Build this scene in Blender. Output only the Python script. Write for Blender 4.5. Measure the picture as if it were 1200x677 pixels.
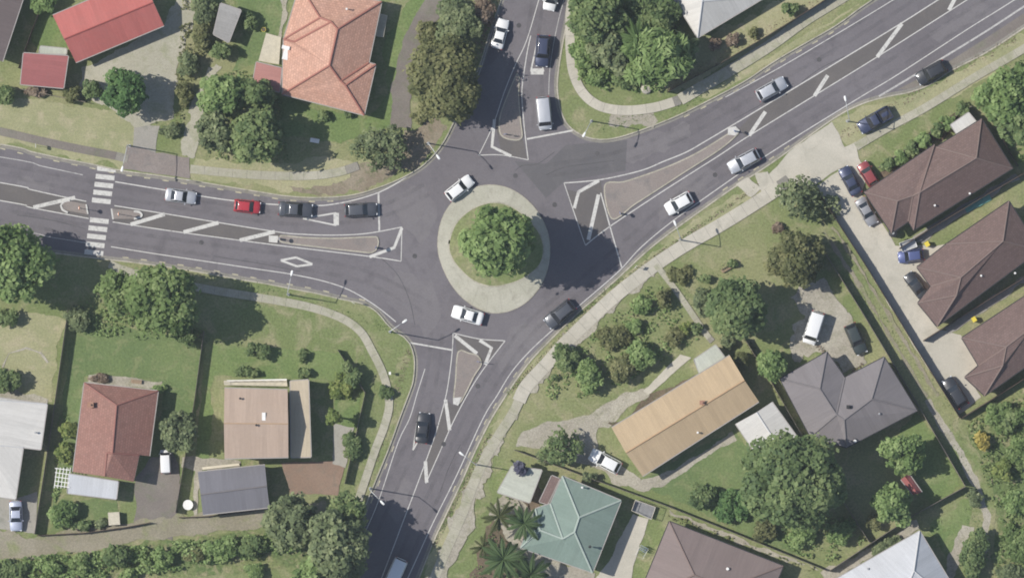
import bpy, bmesh, math, random
import numpy as np
from mathutils import Vector, Matrix
from mathutils.geometry import tessellate_polygon

for o in list(bpy.data.objects):
    bpy.data.objects.remove(o)
scene = bpy.context.scene
COL = scene.collection
R = math.radians
S = 0.12                      # metres on the ground for one unit of the survey plan
def P(x, y, z=0.0):           # plan units -> metres, origin in the middle of the junction
    return Vector(((x - 600) * S, (338.5 - y) * S, z))

# ------------------------------------------------------------------ camera
cam_d = bpy.data.cameras.new('camera')
cam = bpy.data.objects.new('camera', cam_d); COL.objects.link(cam)
cam.location = (0, 0, 1200); cam.rotation_euler = (0, 0, 0)
cam_d.sensor_width = 36; cam_d.lens = 300; cam_d.clip_start = 10; cam_d.clip_end = 5000
scene.camera = cam
# ------------------------------------------------------------------ sky, sun, exposure
SUN_EL, SHADOW = 46, 10       # sun height, shadows fall towards the right of the plan and 10 deg down
sd = Vector((math.cos(R(SHADOW)) * math.cos(R(SUN_EL)), -math.sin(R(SHADOW)) * math.cos(R(SUN_EL)), -math.sin(R(SUN_EL))))
world = bpy.data.worlds.new('World'); scene.world = world; world.use_nodes = True
wn = world.node_tree.nodes; wl = world.node_tree.links; wn.clear()
sky = wn.new('ShaderNodeTexSky'); sky.sky_type = 'NISHITA'; sky.sun_disc = False
sky.sun_elevation = R(SUN_EL); sky.sun_rotation = math.atan2(-sd.x, -sd.y)
bg = wn.new('ShaderNodeBackground'); bg.inputs['Strength'].default_value = 0.085
wo = wn.new('ShaderNodeOutputWorld')
wl.new(sky.outputs[0], bg.inputs[0]); wl.new(bg.outputs[0], wo.inputs[0])
sun_d = bpy.data.lights.new('sun', 'SUN'); sun_d.energy = 3.9; sun_d.angle = R(0.55); sun_d.color = (1, 0.955, 0.88)
sun = bpy.data.objects.new('sun', sun_d); COL.objects.link(sun)
sun.rotation_euler = sd.to_track_quat('-Z', 'Y').to_euler(); sun.location = (-60, 12, 80)
vs = scene.view_settings
vs.view_transform = 'Standard'; vs.look = 'None'; vs.gamma = 1; vs.use_curve_mapping = False
vs.exposure = 0.51
scene.render.engine = 'CYCLES'
scene.cycles.filter_width = 1.85

# ------------------------------------------------------------------ helpers
def tag(o, label, cat=None, group=None, kind=None):
    o['label'] = label
    if cat: o['category'] = cat
    if group: o['group'] = group
    if kind: o['kind'] = kind
    return o
def link(o, parent=None):
    COL.objects.link(o)
    if parent is not None: o.parent = parent
    return o
def empty(name, loc=(0, 0, 0), rz=0):
    o = bpy.data.objects.new(name, None); COL.objects.link(o)
    o.location = loc; o.rotation_euler = (0, 0, rz); o.empty_display_size = 0.3
    return o
def mesh(name, verts, faces, mat=None, smooth=False):
    me = bpy.data.meshes.new(name); me.from_pydata([tuple(v) for v in verts], [], faces)
    if mat: me.materials.append(mat)
    if smooth: me.polygons.foreach_set('use_smooth', [True] * len(me.polygons))
    me.update(); return me
def obj(name, verts, faces, mat=None, parent=None, smooth=False):
    return link(bpy.data.objects.new(name, mesh(name, verts, faces, mat, smooth)), parent)
class MB:
    """collects shapes for one mesh"""
    def __init__(s): s.v = []; s.f = []
    def add(s, vs, fs):
        b = len(s.v); s.v += [Vector(v) for v in vs]; s.f += [tuple(i + b for i in f) for f in fs]; return s
    def box(s, c, size, rz=0, M=None):
        x, y, z = (k / 2 for k in size)
        vs = [Vector((a, b, d)) for d in (-z, z) for a, b in ((-x, -y), (x, -y), (x, y), (-x, y))]
        m = Matrix.Translation(c) @ (M if M is not None else Matrix.Rotation(rz, 4, 'Z'))
        return s.add([m @ v for v in vs], [(3, 2, 1, 0), (4, 5, 6, 7), (0, 1, 5, 4), (1, 2, 6, 5), (2, 3, 7, 6), (3, 0, 4, 7)])
    def tube(s, pts, rad, n=8, caps=True):
        pts = [Vector(p) for p in pts]
        if not hasattr(rad, '__len__'): rad = [rad] * len(pts)
        rings = []
        for i, p in enumerate(pts):
            t = (pts[min(i + 1, len(pts) - 1)] - pts[max(i - 1, 0)]).normalized()
            a = Vector((0, 0, 1)) if abs(t.z) < 0.9 else Vector((1, 0, 0))
            u = t.cross(a).normalized(); w = t.cross(u)
            rings.append([p + (u * math.cos(k * 2 * math.pi / n) + w * math.sin(k * 2 * math.pi / n)) * rad[i] for k in range(n)])
        vs = [q for r in rings for q in r]; fs = []
        for i in range(len(pts) - 1):
            for k in range(n):
                a = i * n + k; b = i * n + (k + 1) % n
                fs.append((a, a + n, b + n, b))
        if caps: fs += [tuple(range(n)), tuple(reversed(range(len(vs) - n, len(vs))))]
        return s.add(vs, fs)
    def prism(s, pts, z0, z1):
        n = len(pts); pts = [Vector((p[0], p[1], 0)) for p in pts]
        area = sum(pts[i].x * pts[(i + 1) % n].y - pts[(i + 1) % n].x * pts[i].y for i in range(n))
        if area < 0: pts.reverse()
        tri = tessellate_polygon([pts])
        vs = [Vector((p.x, p.y, z0)) for p in pts] + [Vector((p.x, p.y, z1)) for p in pts]
        fs = []
        for a, b, c in tri:
            if (pts[b] - pts[a]).cross(pts[c] - pts[a]).z < 0: b, c = c, b
            fs.append((a + n, b + n, c + n)); fs.append((c, b, a))
        fs += [(i, (i + 1) % n, (i + 1) % n + n, i + n) for i in range(n)]
        return s.add(vs, fs)
    def ribbon(s, pts, width, z):
        L = offset(pts, width / 2); Q = offset(pts, -width / 2); n = len(pts)
        vs = [Vector((p.x, p.y, z)) for p in Q] + [Vector((p.x, p.y, z)) for p in L]
        return s.add(vs, [(i, i + 1, i + 1 + n, i + n) for i in range(n - 1)])
    def build(s, name, mat, parent=None, smooth=False): return obj(name, s.v, s.f, mat, parent, smooth)
def offset(pts, d):
    out = []; n = len(pts)
    for i, p in enumerate(pts):
        a = pts[max(i - 1, 0)]; b = pts[min(i + 1, n - 1)]
        t = Vector((b[0] - a[0], b[1] - a[1], 0))
        t = t.normalized() if t.length > 1e-9 else Vector((1, 0, 0))
        out.append(Vector((p[0] - t.y * d, p[1] + t.x * d, 0)))
    return out
def smooth_line(pts, step=0.8, closed=False):
    """Catmull-Rom through metre points"""
    pts = [Vector((p[0], p[1], 0)) for p in pts]; n = len(pts); out = []
    rng = range(n if closed else n - 1)
    for i in rng:
        if closed: a, b, c, d = pts[i - 1], pts[i], pts[(i + 1) % n], pts[(i + 2) % n]
        else: a, b, c, d = pts[max(i - 1, 0)], pts[i], pts[i + 1], pts[min(i + 2, n - 1)]
        k = max(1, int((c - b).length / step))
        for j in range(k):
            t = j / k
            out.append(0.5 * ((2 * b) + (c - a) * t + (2 * a - 5 * b + 4 * c - d) * t * t + (3 * b - a - 3 * c + d) * t ** 3))
    if not closed: out.append(pts[-1])
    return out
def px(lst): return [P(x, y) for x, y in lst]
def resample(pts, step):
    out = [pts[0].copy()]; acc = 0
    for a, b in zip(pts, pts[1:]):
        L = (b - a).length; t = step - acc
        while t <= L:
            out.append(a + (b - a) * (t / L)); t += step
        acc = L - (t - step)
    return out
def sheet(name, pts, z, mat, parent=None, rough_edge=0.0, seed=1):
    pts = [Vector((p[0], p[1], 0)) for p in pts]
    if rough_edge:
        rs = random.Random(seed); q = []
        for a, b in zip(pts, pts[1:] + pts[:1]):
            k = max(1, int((b - a).length / 0.35))
            for j in range(k):
                q.append(a.lerp(b, j / k))
        nq = len(q); raw = [(rs.gauss(0, 1), rs.gauss(0, 1)) for _ in range(nq)]
        def sm_(i): return [sum(raw[(i + d) % nq][c] * w_ for d, w_ in ((-3, .3), (-2, .6), (-1, .9), (0, 1), (1, .9), (2, .6), (3, .3))) / 1.9 for c in (0, 1)]
        pts = []
        for i in range(nq):
            e = sm_(i); pts.append(q[i] + Vector((e[0] + raw[i][0] * .3, e[1] + raw[i][1] * .3, 0)) * rough_edge)
    tri = tessellate_polygon([pts]); fs = []
    for a, b, c in tri:
        if (pts[b] - pts[a]).cross(pts[c] - pts[a]).z < 0: b, c = c, b
        fs.append((a, b, c))
    return obj(name, [Vector((p.x, p.y, z)) for p in pts], fs, mat, parent)

# ------------------------------------------------------------------ materials
def newmat(name, rough=0.9, spec=0.2):
    m = bpy.data.materials.new(name); m.use_nodes = True
    b = m.node_tree.nodes['Principled BSDF']; b.inputs['Roughness'].default_value = rough
    b.inputs['Specular IOR Level'].default_value = spec
    return m, m.node_tree.nodes, m.node_tree.links, b
def lin(c): return (c[0], c[1], c[2], 1)
def noise(n, l, vec, scale, detail=3, rough=0.6, dist=0.0):
    t = n.new('ShaderNodeTexNoise'); t.inputs['Scale'].default_value = scale
    t.inputs['Detail'].default_value = detail; t.inputs['Roughness'].default_value = rough; t.inputs['Distortion'].default_value = dist
    l.new(vec, t.inputs['Vector']); return t.outputs['Fac']
def maprange(n, l, v, a, b, c=0.0, d=1.0):
    r = n.new('ShaderNodeMapRange'); r.inputs[1].default_value = a; r.inputs[2].default_value = b
    r.inputs[3].default_value = c; r.inputs[4].default_value = d; l.new(v, r.inputs[0]); return r.outputs[0]
def mixc(n, l, fac, a, b, mode='MIX'):
    m = n.new('ShaderNodeMix'); m.data_type = 'RGBA'; m.blend_type = mode
    if isinstance(fac, (int, float)): m.inputs[0].default_value = fac
    else: l.new(fac, m.inputs[0])
    for k, i in ((a, 6), (b, 7)):
        if isinstance(k, (tuple, list)): m.inputs[i].default_value = lin(k)
        else: l.new(k, m.inputs[i])
    return m.outputs[2]
def bump(n, l, b, h, strength, dist=0.05):
    k = n.new('ShaderNodeBump'); k.inputs['Strength'].default_value = strength; k.inputs['Distance'].default_value = dist
    l.new(h, k.inputs['Height']); l.new(k.outputs[0], b.inputs['Normal'])
def posn(n): return n.new('ShaderNodeNewGeometry').outputs['Position']
def mottled(name, c1, c2, c3, big=0.06, mid=0.5, fine=3.5, grain=0.35, rough=0.95, bmp=0.35, cut=(0.42, 0.62), cut2=(0.5, 0.72), spec=0.15):
    """three colours patched over each other at two scales, with fine grain and relief"""
    m, n, l, b = newmat(name, rough, spec); p = posn(n)
    f1 = maprange(n, l, noise(n, l, p, big, 4, 0.6, 0.4), *cut)
    f2 = maprange(n, l, noise(n, l, p, mid, 4, 0.65, 0.6), *cut2)
    c = mixc(n, l, f1, c1, c2); c = mixc(n, l, f2, c, c3)
    g = noise(n, l, p, fine, 5, 0.75)
    gv = maprange(n, l, g, 0.3, 0.7, 1 - grain, 1 + grain)
    hv = n.new('ShaderNodeHueSaturation'); l.new(gv, hv.inputs['Value']); l.new(c, hv.inputs['Color'])
    l.new(hv.outputs[0], b.inputs['Base Color'])
    bump(n, l, b, g, bmp, 0.12)
    return m
M = {}
M['grass'] = mottled('grass', (0.148, 0.182, 0.072), (0.215, 0.222, 0.11), (0.27, 0.25, 0.15), 0.05, 0.33, 3.2, 0.32)
M['lawn'] = mottled('lawn', (0.122, 0.172, 0.062), (0.15, 0.196, 0.074), (0.215, 0.23, 0.11), 0.08, 0.22, 3.0, 0.3)
M['lush_lawn'] = mottled('lush_lawn', (.115, .16, .064), (.136, .18, .072), (.185, .205, .098), 0.12, 0.5, 3.0, 0.26)
M['dry_grass'] = mottled('dry_grass', (0.245, 0.25, 0.135), (0.31, 0.295, 0.175), (0.345, 0.31, 0.205), 0.10, 0.45, 3.5, 0.22)
M['rough_grass'] = mottled('rough_grass', (0.105, 0.145, 0.055), (0.19, 0.205, 0.09), (0.3, 0.26, 0.16), 0.15, 0.8, 2.6, 0.42, bmp=0.6)
M['soil'] = mottled('soil', (0.2, 0.165, 0.12), (0.25, 0.215, 0.16), (0.14, 0.14, 0.08), 0.2, 0.9, 4, 0.3)
M['bark_mulch'] = mottled('bark_mulch', (0.11, 0.085, 0.06), (0.15, 0.115, 0.08), (0.09, 0.1, 0.05), 0.25, 0.9, 4, 0.4)
M['asphalt'] = mottled('asphalt', (0.129, 0.119, 0.126), (0.152, 0.141, 0.149), (0.116, 0.107, 0.114), 0.05, 0.3, 5, 0.13, 0.92, 0.15, (0.36, 0.62), (0.5, 0.72))
M['light_seal'] = mottled('light_seal', (0.154, 0.143, 0.149), (0.166, 0.155, 0.159), (0.14, 0.13, 0.136), 0.1, 0.5, 5, 0.13, 0.92, 0.12)
M['crack_seal'] = mottled('crack_seal', (0.07, 0.068, 0.07), (0.09, 0.086, 0.088), (0.11, 0.105, 0.106), 0.3, 1.2, 5, 0.1)
M['seal_patch'] = mottled('seal_patch', (0.108, 0.104, 0.108), (0.118, 0.112, 0.115), (0.128, 0.122, 0.124), 0.1, 0.4, 6, 0.1, 0.9, 0.1)
M['median_seal'] = mottled('median_seal', (0.112, 0.103, 0.1), (0.122, 0.112, 0.107), (0.132, 0.12, 0.112), 0.1, 0.4, 6, 0.12, 0.9, 0.1)
M['chip_seal'] = mottled('chip_seal', (0.215, 0.185, 0.168), (0.24, 0.21, 0.19), (0.18, 0.165, 0.155), 0.12, 0.5, 5, 0.18, 0.95, 0.25)
M['old_asphalt'] = mottled('old_asphalt', (0.165, 0.145, 0.13), (0.195, 0.175, 0.15), (0.15, 0.15, 0.11), 0.15, 0.5, 5, 0.18, 0.95, 0.2)
M['concrete'] = mottled('concrete', (0.4, 0.375, 0.315), (0.45, 0.42, 0.355), (0.35, 0.33, 0.275), 0.12, 0.5, 4, 0.09, 0.9, 0.1)
M['pale_concrete'] = mottled('pale_concrete', (0.35, 0.34, 0.275), (0.4, 0.385, 0.32), (0.295, 0.283, 0.23), 0.16, 0.6, 4, 0.13, 0.9, 0.1)
M['grey_concrete'] = mottled('grey_concrete', (0.27, 0.255, 0.225), (0.31, 0.295, 0.255), (0.22, 0.215, 0.18), 0.12, 0.5, 4, 0.12, 0.92, 0.12)
M['mossy_concrete'] = mottled('mossy_concrete', (0.32, 0.305, 0.24), (0.37, 0.35, 0.28), (0.26, 0.262, 0.175), 0.15, 0.55, 4, 0.16, 0.95, 0.15)
M['kerb_concrete'] = mottled('kerb_concrete', (0.34, 0.32, 0.26), (0.4, 0.37, 0.3), (0.22, 0.21, 0.16), 0.2, 0.8, 5, 0.2, 0.9, 0.1)
M['channel'] = mottled('channel', (0.2, 0.19, 0.17), (0.24, 0.225, 0.195), (0.17, 0.165, 0.13), 0.2, 0.8, 5, 0.2, 0.9, 0.1)
M['track'] = mottled('track', (0.22, 0.2, 0.145), (0.26, 0.235, 0.18), (0.2, 0.21, 0.11), 0.15, 0.4, 4, 0.25)
M['gravel'] = mottled('gravel', (0.3, 0.275, 0.225), (0.36, 0.335, 0.275), (0.24, 0.23, 0.165), 0.15, 0.7, 4.5, 0.3, 0.95, 0.5)
M['paving_brown'] = mottled('paving_brown', (0.22, 0.155, 0.115), (0.25, 0.18, 0.135), (0.19, 0.15, 0.115), 0.15, 0.7, 5, 0.15, 0.9, 0.1)
def paint(name, col, under, wear=0.5):
    m, n, l, b = newmat(name, 0.7, 0.3); p = posn(n)
    f = maprange(n, l, noise(n, l, p, 2.6, 6, 0.75), wear, wear + 0.2)
    f2 = maprange(n, l, noise(n, l, p, 0.35, 2, 0.5), 0.3, 0.7, 0.3, 1.0)
    k = n.new('ShaderNodeMath'); k.operation = 'MULTIPLY'; l.new(f, k.inputs[0]); l.new(f2, k.inputs[1])
    l.new(mixc(n, l, k.outputs[0], col, under), b.inputs['Base Color'])
    return m
M['white_paint'] = paint('white_paint', (0.5, 0.49, 0.46), (0.22, 0.21, 0.205), 0.48)
M['faded_paint'] = paint('faded_paint', (0.42, 0.41, 0.39), (0.16, 0.155, 0.155), 0.45)
M['yellow_paint'] = paint('yellow_paint', (0.42, 0.385, 0.26), (0.16, 0.155, 0.15), 0.44)
def wear_mat():
    m, n, l, b = newmat('tyre_wear', 0.8, 0.3); p = posn(n)
    b.inputs['Base Color'].default_value = (0.112, 0.107, 0.111, 1)
    f = maprange(n, l, noise(n, l, p, 0.5, 3, 0.6), 0.35, 0.8, 0.0, 0.25)
    l.new(f, b.inputs['Alpha']); return m
M['tyre_wear'] = wear_mat()
def plain(name, col, rough=0.6, spec=0.3, metal=0.0, var=0.08, scale=1.5):
    m, n, l, b = newmat(name, rough, spec); b.inputs['Metallic'].default_value = metal
    tc = n.new('ShaderNodeTexCoord').outputs['Object']
    g = maprange(n, l, noise(n, l, tc, scale, 5, 0.7), 0.3, 0.7, 1 - var, 1 + var)
    hv = n.new('ShaderNodeHueSaturation'); hv.inputs['Color'].default_value = lin(col); l.new(g, hv.inputs['Value'])
    l.new(hv.outputs[0], b.inputs['Base Color']); return m
def roofmat(name, col, kind, weather=0.12, alt=None, rough=0.75):
    """kind 'tile': courses of interlocking tiles; 'metal': ribbed long-run sheets; both on slope-aligned UVs in metres"""
    m, n, l, b = newmat(name, rough, 0.3); uv = n.new('ShaderNodeUVMap').outputs[0]; p = posn(n)
    alt = alt or tuple(k * 0.8 for k in col)
    big = maprange(n, l, noise(n, l, p, 0.35, 4, 0.65, 0.5), 0.35, 0.7)
    c = mixc(n, l, big, col, tuple(a * 0.6 + q * 0.4 for a, q in zip(col, alt)))
    sx = n.new('ShaderNodeSeparateXYZ'); l.new(uv, sx.inputs[0])
    if kind == 'tile':
        bt = n.new('ShaderNodeTexBrick'); l.new(uv, bt.inputs['Vector'])
        bt.inputs['Scale'].default_value = 1; bt.inputs['Brick Width'].default_value = 0.42; bt.inputs['Row Height'].default_value = 0.36
        bt.inputs['Mortar Size'].default_value = 0.03; bt.inputs['Mortar Smooth'].default_value = 0.5; bt.inputs['Bias'].default_value = 0.0
        bt.inputs['Color1'].default_value = (1, 1, 1, 1); bt.inputs['Color2'].default_value = (0.72, 0.72, 0.72, 1); bt.inputs['Mortar'].default_value = (0.55, 0.5, 0.5, 1)
        c = mixc(n, l, 0.75, c, bt.outputs['Color'], 'MULTIPLY')
        bump(n, l, b, bt.outputs['Color'], 0.6, 0.05)
    else:
        wv = n.new('ShaderNodeMath'); wv.operation = 'MULTIPLY'; l.new(sx.outputs[0], wv.inputs[0]); wv.inputs[1].default_value = 2 * math.pi / 0.19
        sn = n.new('ShaderNodeMath'); sn.operation = 'SINE'; l.new(wv.outputs[0], sn.inputs[0])
        bump(n, l, b, sn.outputs[0], 0.25, 0.02)
        ms = n.new('ShaderNodeMath'); ms.operation = 'MULTIPLY'; l.new(sx.outputs[0], ms.inputs[0]); ms.inputs[1].default_value = 1 / 0.76
        fl = n.new('ShaderNodeMath'); fl.operation = 'FLOOR'; l.new(ms.outputs[0], fl.inputs[0])
        wn_ = n.new('ShaderNodeTexWhiteNoise'); wn_.noise_dimensions = '1D'; l.new(fl.outputs[0], wn_.inputs['W'])
        sv = maprange(n, l, wn_.outputs['Value'], 0, 1, 0.94, 1.05)
        h0 = n.new('ShaderNodeHueSaturation'); l.new(c, h0.inputs['Color']); l.new(sv, h0.inputs['Value']); c = h0.outputs[0]
        # streaks running down the slope
        mp = n.new('ShaderNodeMapping'); mp.inputs['Scale'].default_value = (3.0, 0.25, 1); l.new(uv, mp.inputs[0])
        st = maprange(n, l, noise(n, l, mp.outputs[0], 1.0, 4, 0.7), 0.3, 0.75, 1.05, 0.88)
        h1 = n.new('ShaderNodeHueSaturation'); l.new(c, h1.inputs['Color']); l.new(st, h1.inputs['Value']); c = h1.outputs[0]
    lf = maprange(n, l, noise(n, l, p, 1.1, 6, 0.78, 0.8), 0.56, 0.74, 0.0, 0.42)      # lichen and grime blotches
    c = mixc(n, l, lf, c, tuple(k * 0.55 + 0.045 for k in col))
    g = maprange(n, l, noise(n, l, p, 3.5, 5, 0.75), 0.3, 0.7, 1 - weather, 1 + weather)
    hv = n.new('ShaderNodeHueSaturation'); l.new(c, hv.inputs['Color']); l.new(g, hv.inputs['Value'])
    l.new(hv.outputs[0], b.inputs['Base Color']); return m
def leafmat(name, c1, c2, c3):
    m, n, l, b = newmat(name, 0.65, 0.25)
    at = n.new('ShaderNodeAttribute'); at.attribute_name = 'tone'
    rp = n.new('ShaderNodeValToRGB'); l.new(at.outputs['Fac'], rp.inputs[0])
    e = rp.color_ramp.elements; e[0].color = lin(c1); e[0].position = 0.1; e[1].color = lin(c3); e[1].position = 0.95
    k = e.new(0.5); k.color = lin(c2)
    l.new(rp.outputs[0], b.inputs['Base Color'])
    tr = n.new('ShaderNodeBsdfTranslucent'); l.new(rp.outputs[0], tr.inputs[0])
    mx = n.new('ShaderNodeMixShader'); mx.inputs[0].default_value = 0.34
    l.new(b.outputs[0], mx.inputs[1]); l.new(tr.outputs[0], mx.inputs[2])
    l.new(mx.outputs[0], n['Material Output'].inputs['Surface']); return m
LEAF = {
 'mid':   leafmat('leaf_mid', (0.097, 0.156, 0.051), (0.182, 0.265, 0.091), (0.302, 0.386, 0.159)),
 'bright':leafmat('leaf_bright', (0.091, 0.144, 0.044), (0.168, 0.238, 0.082), (0.267, 0.325, 0.142)),
 'dark':  leafmat('leaf_dark', (0.082, 0.130, 0.051), (0.147, 0.204, 0.079), (0.247, 0.299, 0.128)),
 'olive': leafmat('leaf_olive', (0.085, 0.100, 0.039), (0.158, 0.169, 0.070), (0.260, 0.258, 0.122)),
 'grey':  leafmat('leaf_grey', (0.090, 0.117, 0.059), (0.164, 0.205, 0.097), (0.279, 0.311, 0.162)),
 'lime':  leafmat('leaf_lime', (0.104, 0.148, 0.042), (0.187, 0.241, 0.069), (0.291, 0.318, 0.104)),
 'yellow':leafmat('leaf_yellow', (0.244, 0.220, 0.055), (0.391, 0.323, 0.083), (0.513, 0.427, 0.139)),
 'emerald':leafmat('leaf_emerald', (0.056, 0.111, 0.040), (0.096, 0.183, 0.060), (0.169, 0.262, 0.093)),
 'purple':leafmat('leaf_purple', (0.055, 0.055, 0.086), (0.099, 0.099, 0.146), (0.165, 0.165, 0.215)),
 'dry':   leafmat('leaf_dry', (0.159, 0.115, 0.083), (0.244, 0.191, 0.139), (0.366, 0.289, 0.222)),
}
M['bark'] = plain('bark', (0.13, 0.1, 0.075), 0.95, 0.1, var=0.3, scale=6)
M['tyre'] = plain('tyre_rubber', (0.025, 0.025, 0.027), 0.9)
M['rim'] = plain('alloy_rim', (0.45, 0.46, 0.48), 0.35, 0.5, 0.9)
M['glass'] = plain('car_glass', (0.018, 0.021, 0.026), 0.08, 0.6, var=0.02)
M['headlamp'] = plain('headlamp', (0.75, 0.77, 0.8), 0.15, 0.6)
M['tail'] = plain('tail_lamp', (0.35, 0.02, 0.02), 0.2, 0.6)
M['plate'] = plain('number_plate', (0.7, 0.7, 0.68), 0.5)
M['trim'] = plain('black_trim', (0.03, 0.03, 0.032), 0.6)
M['steel'] = plain('galvanised_steel', (0.42, 0.43, 0.43), 0.5, 0.4, 0.6)
M['lamp_white'] = plain('lamp_white', (0.72, 0.72, 0.7), 0.5)
M['white'] = plain('white_trim', (0.68, 0.67, 0.64), 0.6)
M['cream'] = plain('cream_boards', (0.55, 0.5, 0.4), 0.8)
M['weatherboard'] = plain('weatherboard', (0.6, 0.58, 0.53), 0.8)
M['brick'] = plain('brick_wall', (0.3, 0.17, 0.12), 0.9, var=0.2, scale=4)
M['pane'] = plain('window_pane', (0.03, 0.035, 0.04), 0.06, 0.6, var=0.02)
M['door'] = plain('painted_door', (0.16, 0.2, 0.24), 0.5)
M['fence_wood'] = plain('weathered_boards', (0.2, 0.175, 0.145), 0.95, 0.1, var=0.25, scale=3)
M['fence_dark'] = plain('stained_boards', (0.1, 0.075, 0.06), 0.95, 0.1, var=0.25, scale=3)
M['orange_disc'] = plain('orange_disc', (0.75, 0.22, 0.02), 0.5)
M['sign_blue'] = plain('sign_blue', (0.02, 0.09, 0.4), 0.4)
M['sign_white'] = plain('sign_white', (0.75, 0.75, 0.75), 0.4)
M['wood'] = plain('timber', (0.3, 0.22, 0.15), 0.85, var=0.2, scale=4)
# ================================================================== GROUND AND ROADS
K_NW = [(-420,110),(-200,142),(0,170),(38,179),(75,187),(106,193),(144,201),(184,206.5),(230,213.5),(275,221),(305,226),(335,230.5),(365,232.5),(397,231.5),(420,228),(440,222),(460,214.5),(480,205),(497,194),(511,180),(522,164.5),(530,149),(540,128),(550,106),(563,77),(575,38),(588,0),(610,-70),(650,-200)]
K_NE = [(738,-200),(690,-70),(669,-2),(664,24),(657,60),(652.5,93),(653,112),(657,132),(664,146),(674,155),(687,161.5),(703,164.5),(720,163),(740,157.5),(770,146.5),(800,134),(840,114),(875,95),(907,73.5),(940,54),(980,31),(1015,6),(1080,-36),(1320,-190)]
K_SE = [(1420,-110),(1260,-8),(1200,32),(1157,60),(1113,83),(1090,98),(1067,107),(1040,112.5),(1010,121),(977,138),(927,174),(893,197.5),(861,218),(828,241),(800,261),(782,274),(757,294),(727,322),(700,346),(680,363),(660,382),(640,402),(622,421),(606,442),(590,466),(574,492),(556,528),(541,562),(523,600),(508,632),(490,677),(470,726),(400,900)]
K_SW = [(300,900),(372,745),(400,677),(418,628),(431,588),(444,556),(457,524),(470,488),(480,462),(484.5,449),(486.5,433),(486,417),(481,402),(474,394),(464,388),(453,377.5),(443,365.5),(427,355.5),(400,349.5),(370,342.5),(340,337),(315,332),(285,327),(217,315),(160,307),(125,303),(60,295),(0,286),(-200,254),(-420,218)]
kerb_lines = {k: smooth_line(px(v), 0.7) for k, v in dict(nw=K_NW, ne=K_NE, se=K_SE, sw=K_SW).items()}
ring = kerb_lines['nw'] + kerb_lines['ne'] + kerb_lines['se'] + kerb_lines['sw']
outer = [Vector((-1250, 1250, 0)), Vector((1250, 1250, 0)), Vector((1250, -1250, 0)), Vector((-1250, -1250, 0))]
allp = outer + ring
fs = []
for a, b, c in tessellate_polygon([outer, list(reversed(ring))]):
    L = outer + list(reversed(ring))
    if (L[b] - L[a]).cross(L[c] - L[a]).z < 0: b, c = c, b
    fs.append((a, b, c))
ground = obj('ground', outer + list(reversed(ring)), fs, M['grass'])
tag(ground, 'mown and dry grass ground around the junction', 'ground', kind='structure')
ZR = -0.124
big = [p.copy() for p in ring]
road = sheet('road', ring, ZR, M['asphalt'])
tag(road, 'grey asphalt road with four arms meeting at the roundabout', 'road', kind='structure')

def kerb(pts, name, label):
    b = MB(); n = len(pts); out = offset(pts, 0.20)    # land lies to the left of every kerb line
    vs = []
    for p, q in zip(pts, out):
        vs += [Vector((p.x, p.y, -0.14)), Vector((p.x, p.y, 0.0)), Vector((p.x * .85 + q.x * .15, p.y * .85 + q.y * .15, 0.05)), Vector((q.x, q.y, 0.06)), Vector((q.x, q.y, -0.05))]
    f = []
    for i in range(n - 1):
        for k in range(4):
            a = i * 5 + k; f.append((a, a + 1, a + 6, a + 5))
    b.add(vs, f); o = b.build(name, M['kerb_concrete'])
    o.data.flip_normals()
    tag(o, label, 'kerb', kind='structure')
    MB().ribbon(offset(pts, -0.2), 0.34, ZR + 0.003).build('gutter_channel', M['channel'], o)
    return o
kerb(kerb_lines['nw'], 'kerb', 'concrete kerb round the corner with the pink tiled house')
kerb(kerb_lines['ne'], 'kerb', 'concrete kerb round the corner with the curved pale footpath')
kerb(kerb_lines['se'], 'kerb', 'concrete kerb along the wide footpath below the roundabout')
kerb(kerb_lines['sw'], 'kerb', 'concrete kerb round the corner lawn beside the zebra crossing')

# ---------------------------------------------------------------- painted markings (all belong to the road)
Z1, Z2 = ZR + 0.008, ZR + 0.012
def line(name, pts, w=0.16, mat='white_paint', z=Z1, sm=True):
    q = smooth_line(px(pts), 0.8) if sm and len(pts) > 2 else px(pts)
    w *= .85
    return MB().ribbon(q, w, z).build(name, M[mat], road)
def bar(pts, w, name='hatch_bar'):
    return line(name, pts, w, 'white_paint', Z2, False)
# west arm
line('edge_line', [(-300,140),(0,184),(50,195),(97,205)], .14, 'faded_paint')
line('edge_line', [(135,213),(195,223),(237,230),(272,235),(320,239.5),(370,241),(392,239),(417,234),(445,225),(467,213.5),(478,206)], .18)
line('median_line', [(-300,165),(0,214),(35,222),(71,230),(101,236)])
line('median_line', [(134,241),(200,251.5),(320,271),(355,274.5),(392,275.5),(430,273.5),(471,266)])
line('median_line', [(-300,187),(0,235),(35,243),(104,256)])
line('median_line', [(132,260),(200,270.5),(315,286),(430,300),(470,306)])
line('edge_line', [(-300,240),(0,268),(60,278),(104,285)], .12, 'faded_paint')
line('edge_line', [(130,289),(180,297),(300,315),(340,321),(380,329.5),(410,340),(440,358),(464,377)], .15)
line('island_end_line', [(471,266),(470,306)], .14, sm=False)
bar([(471,267),(462,290),(433,301)], .5, 'chevron')
for a in ([(39,243),(88,231.5)], [(153,263),(193,251)], [(215,272),(256,261)], [(281,281.5),(322,271.5)], [(-62,227),(-14,214)]):
    bar(a, .62)
line('give_way_limit_line', [(443.5,226),(444.5,271)], .3, sm=False)
def outline(name, pts, w, closed=True):
    n = len(pts); b = MB(); q = px(pts)
    for i in range(n if closed else n - 1):
        ww = w[i] if hasattr(w, '__len__') else w
        b.ribbon([q[i], q[(i + 1) % n]], ww, Z1 + 0.0015 * i)
    return b.build(name, M['white_paint'], road)
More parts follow.
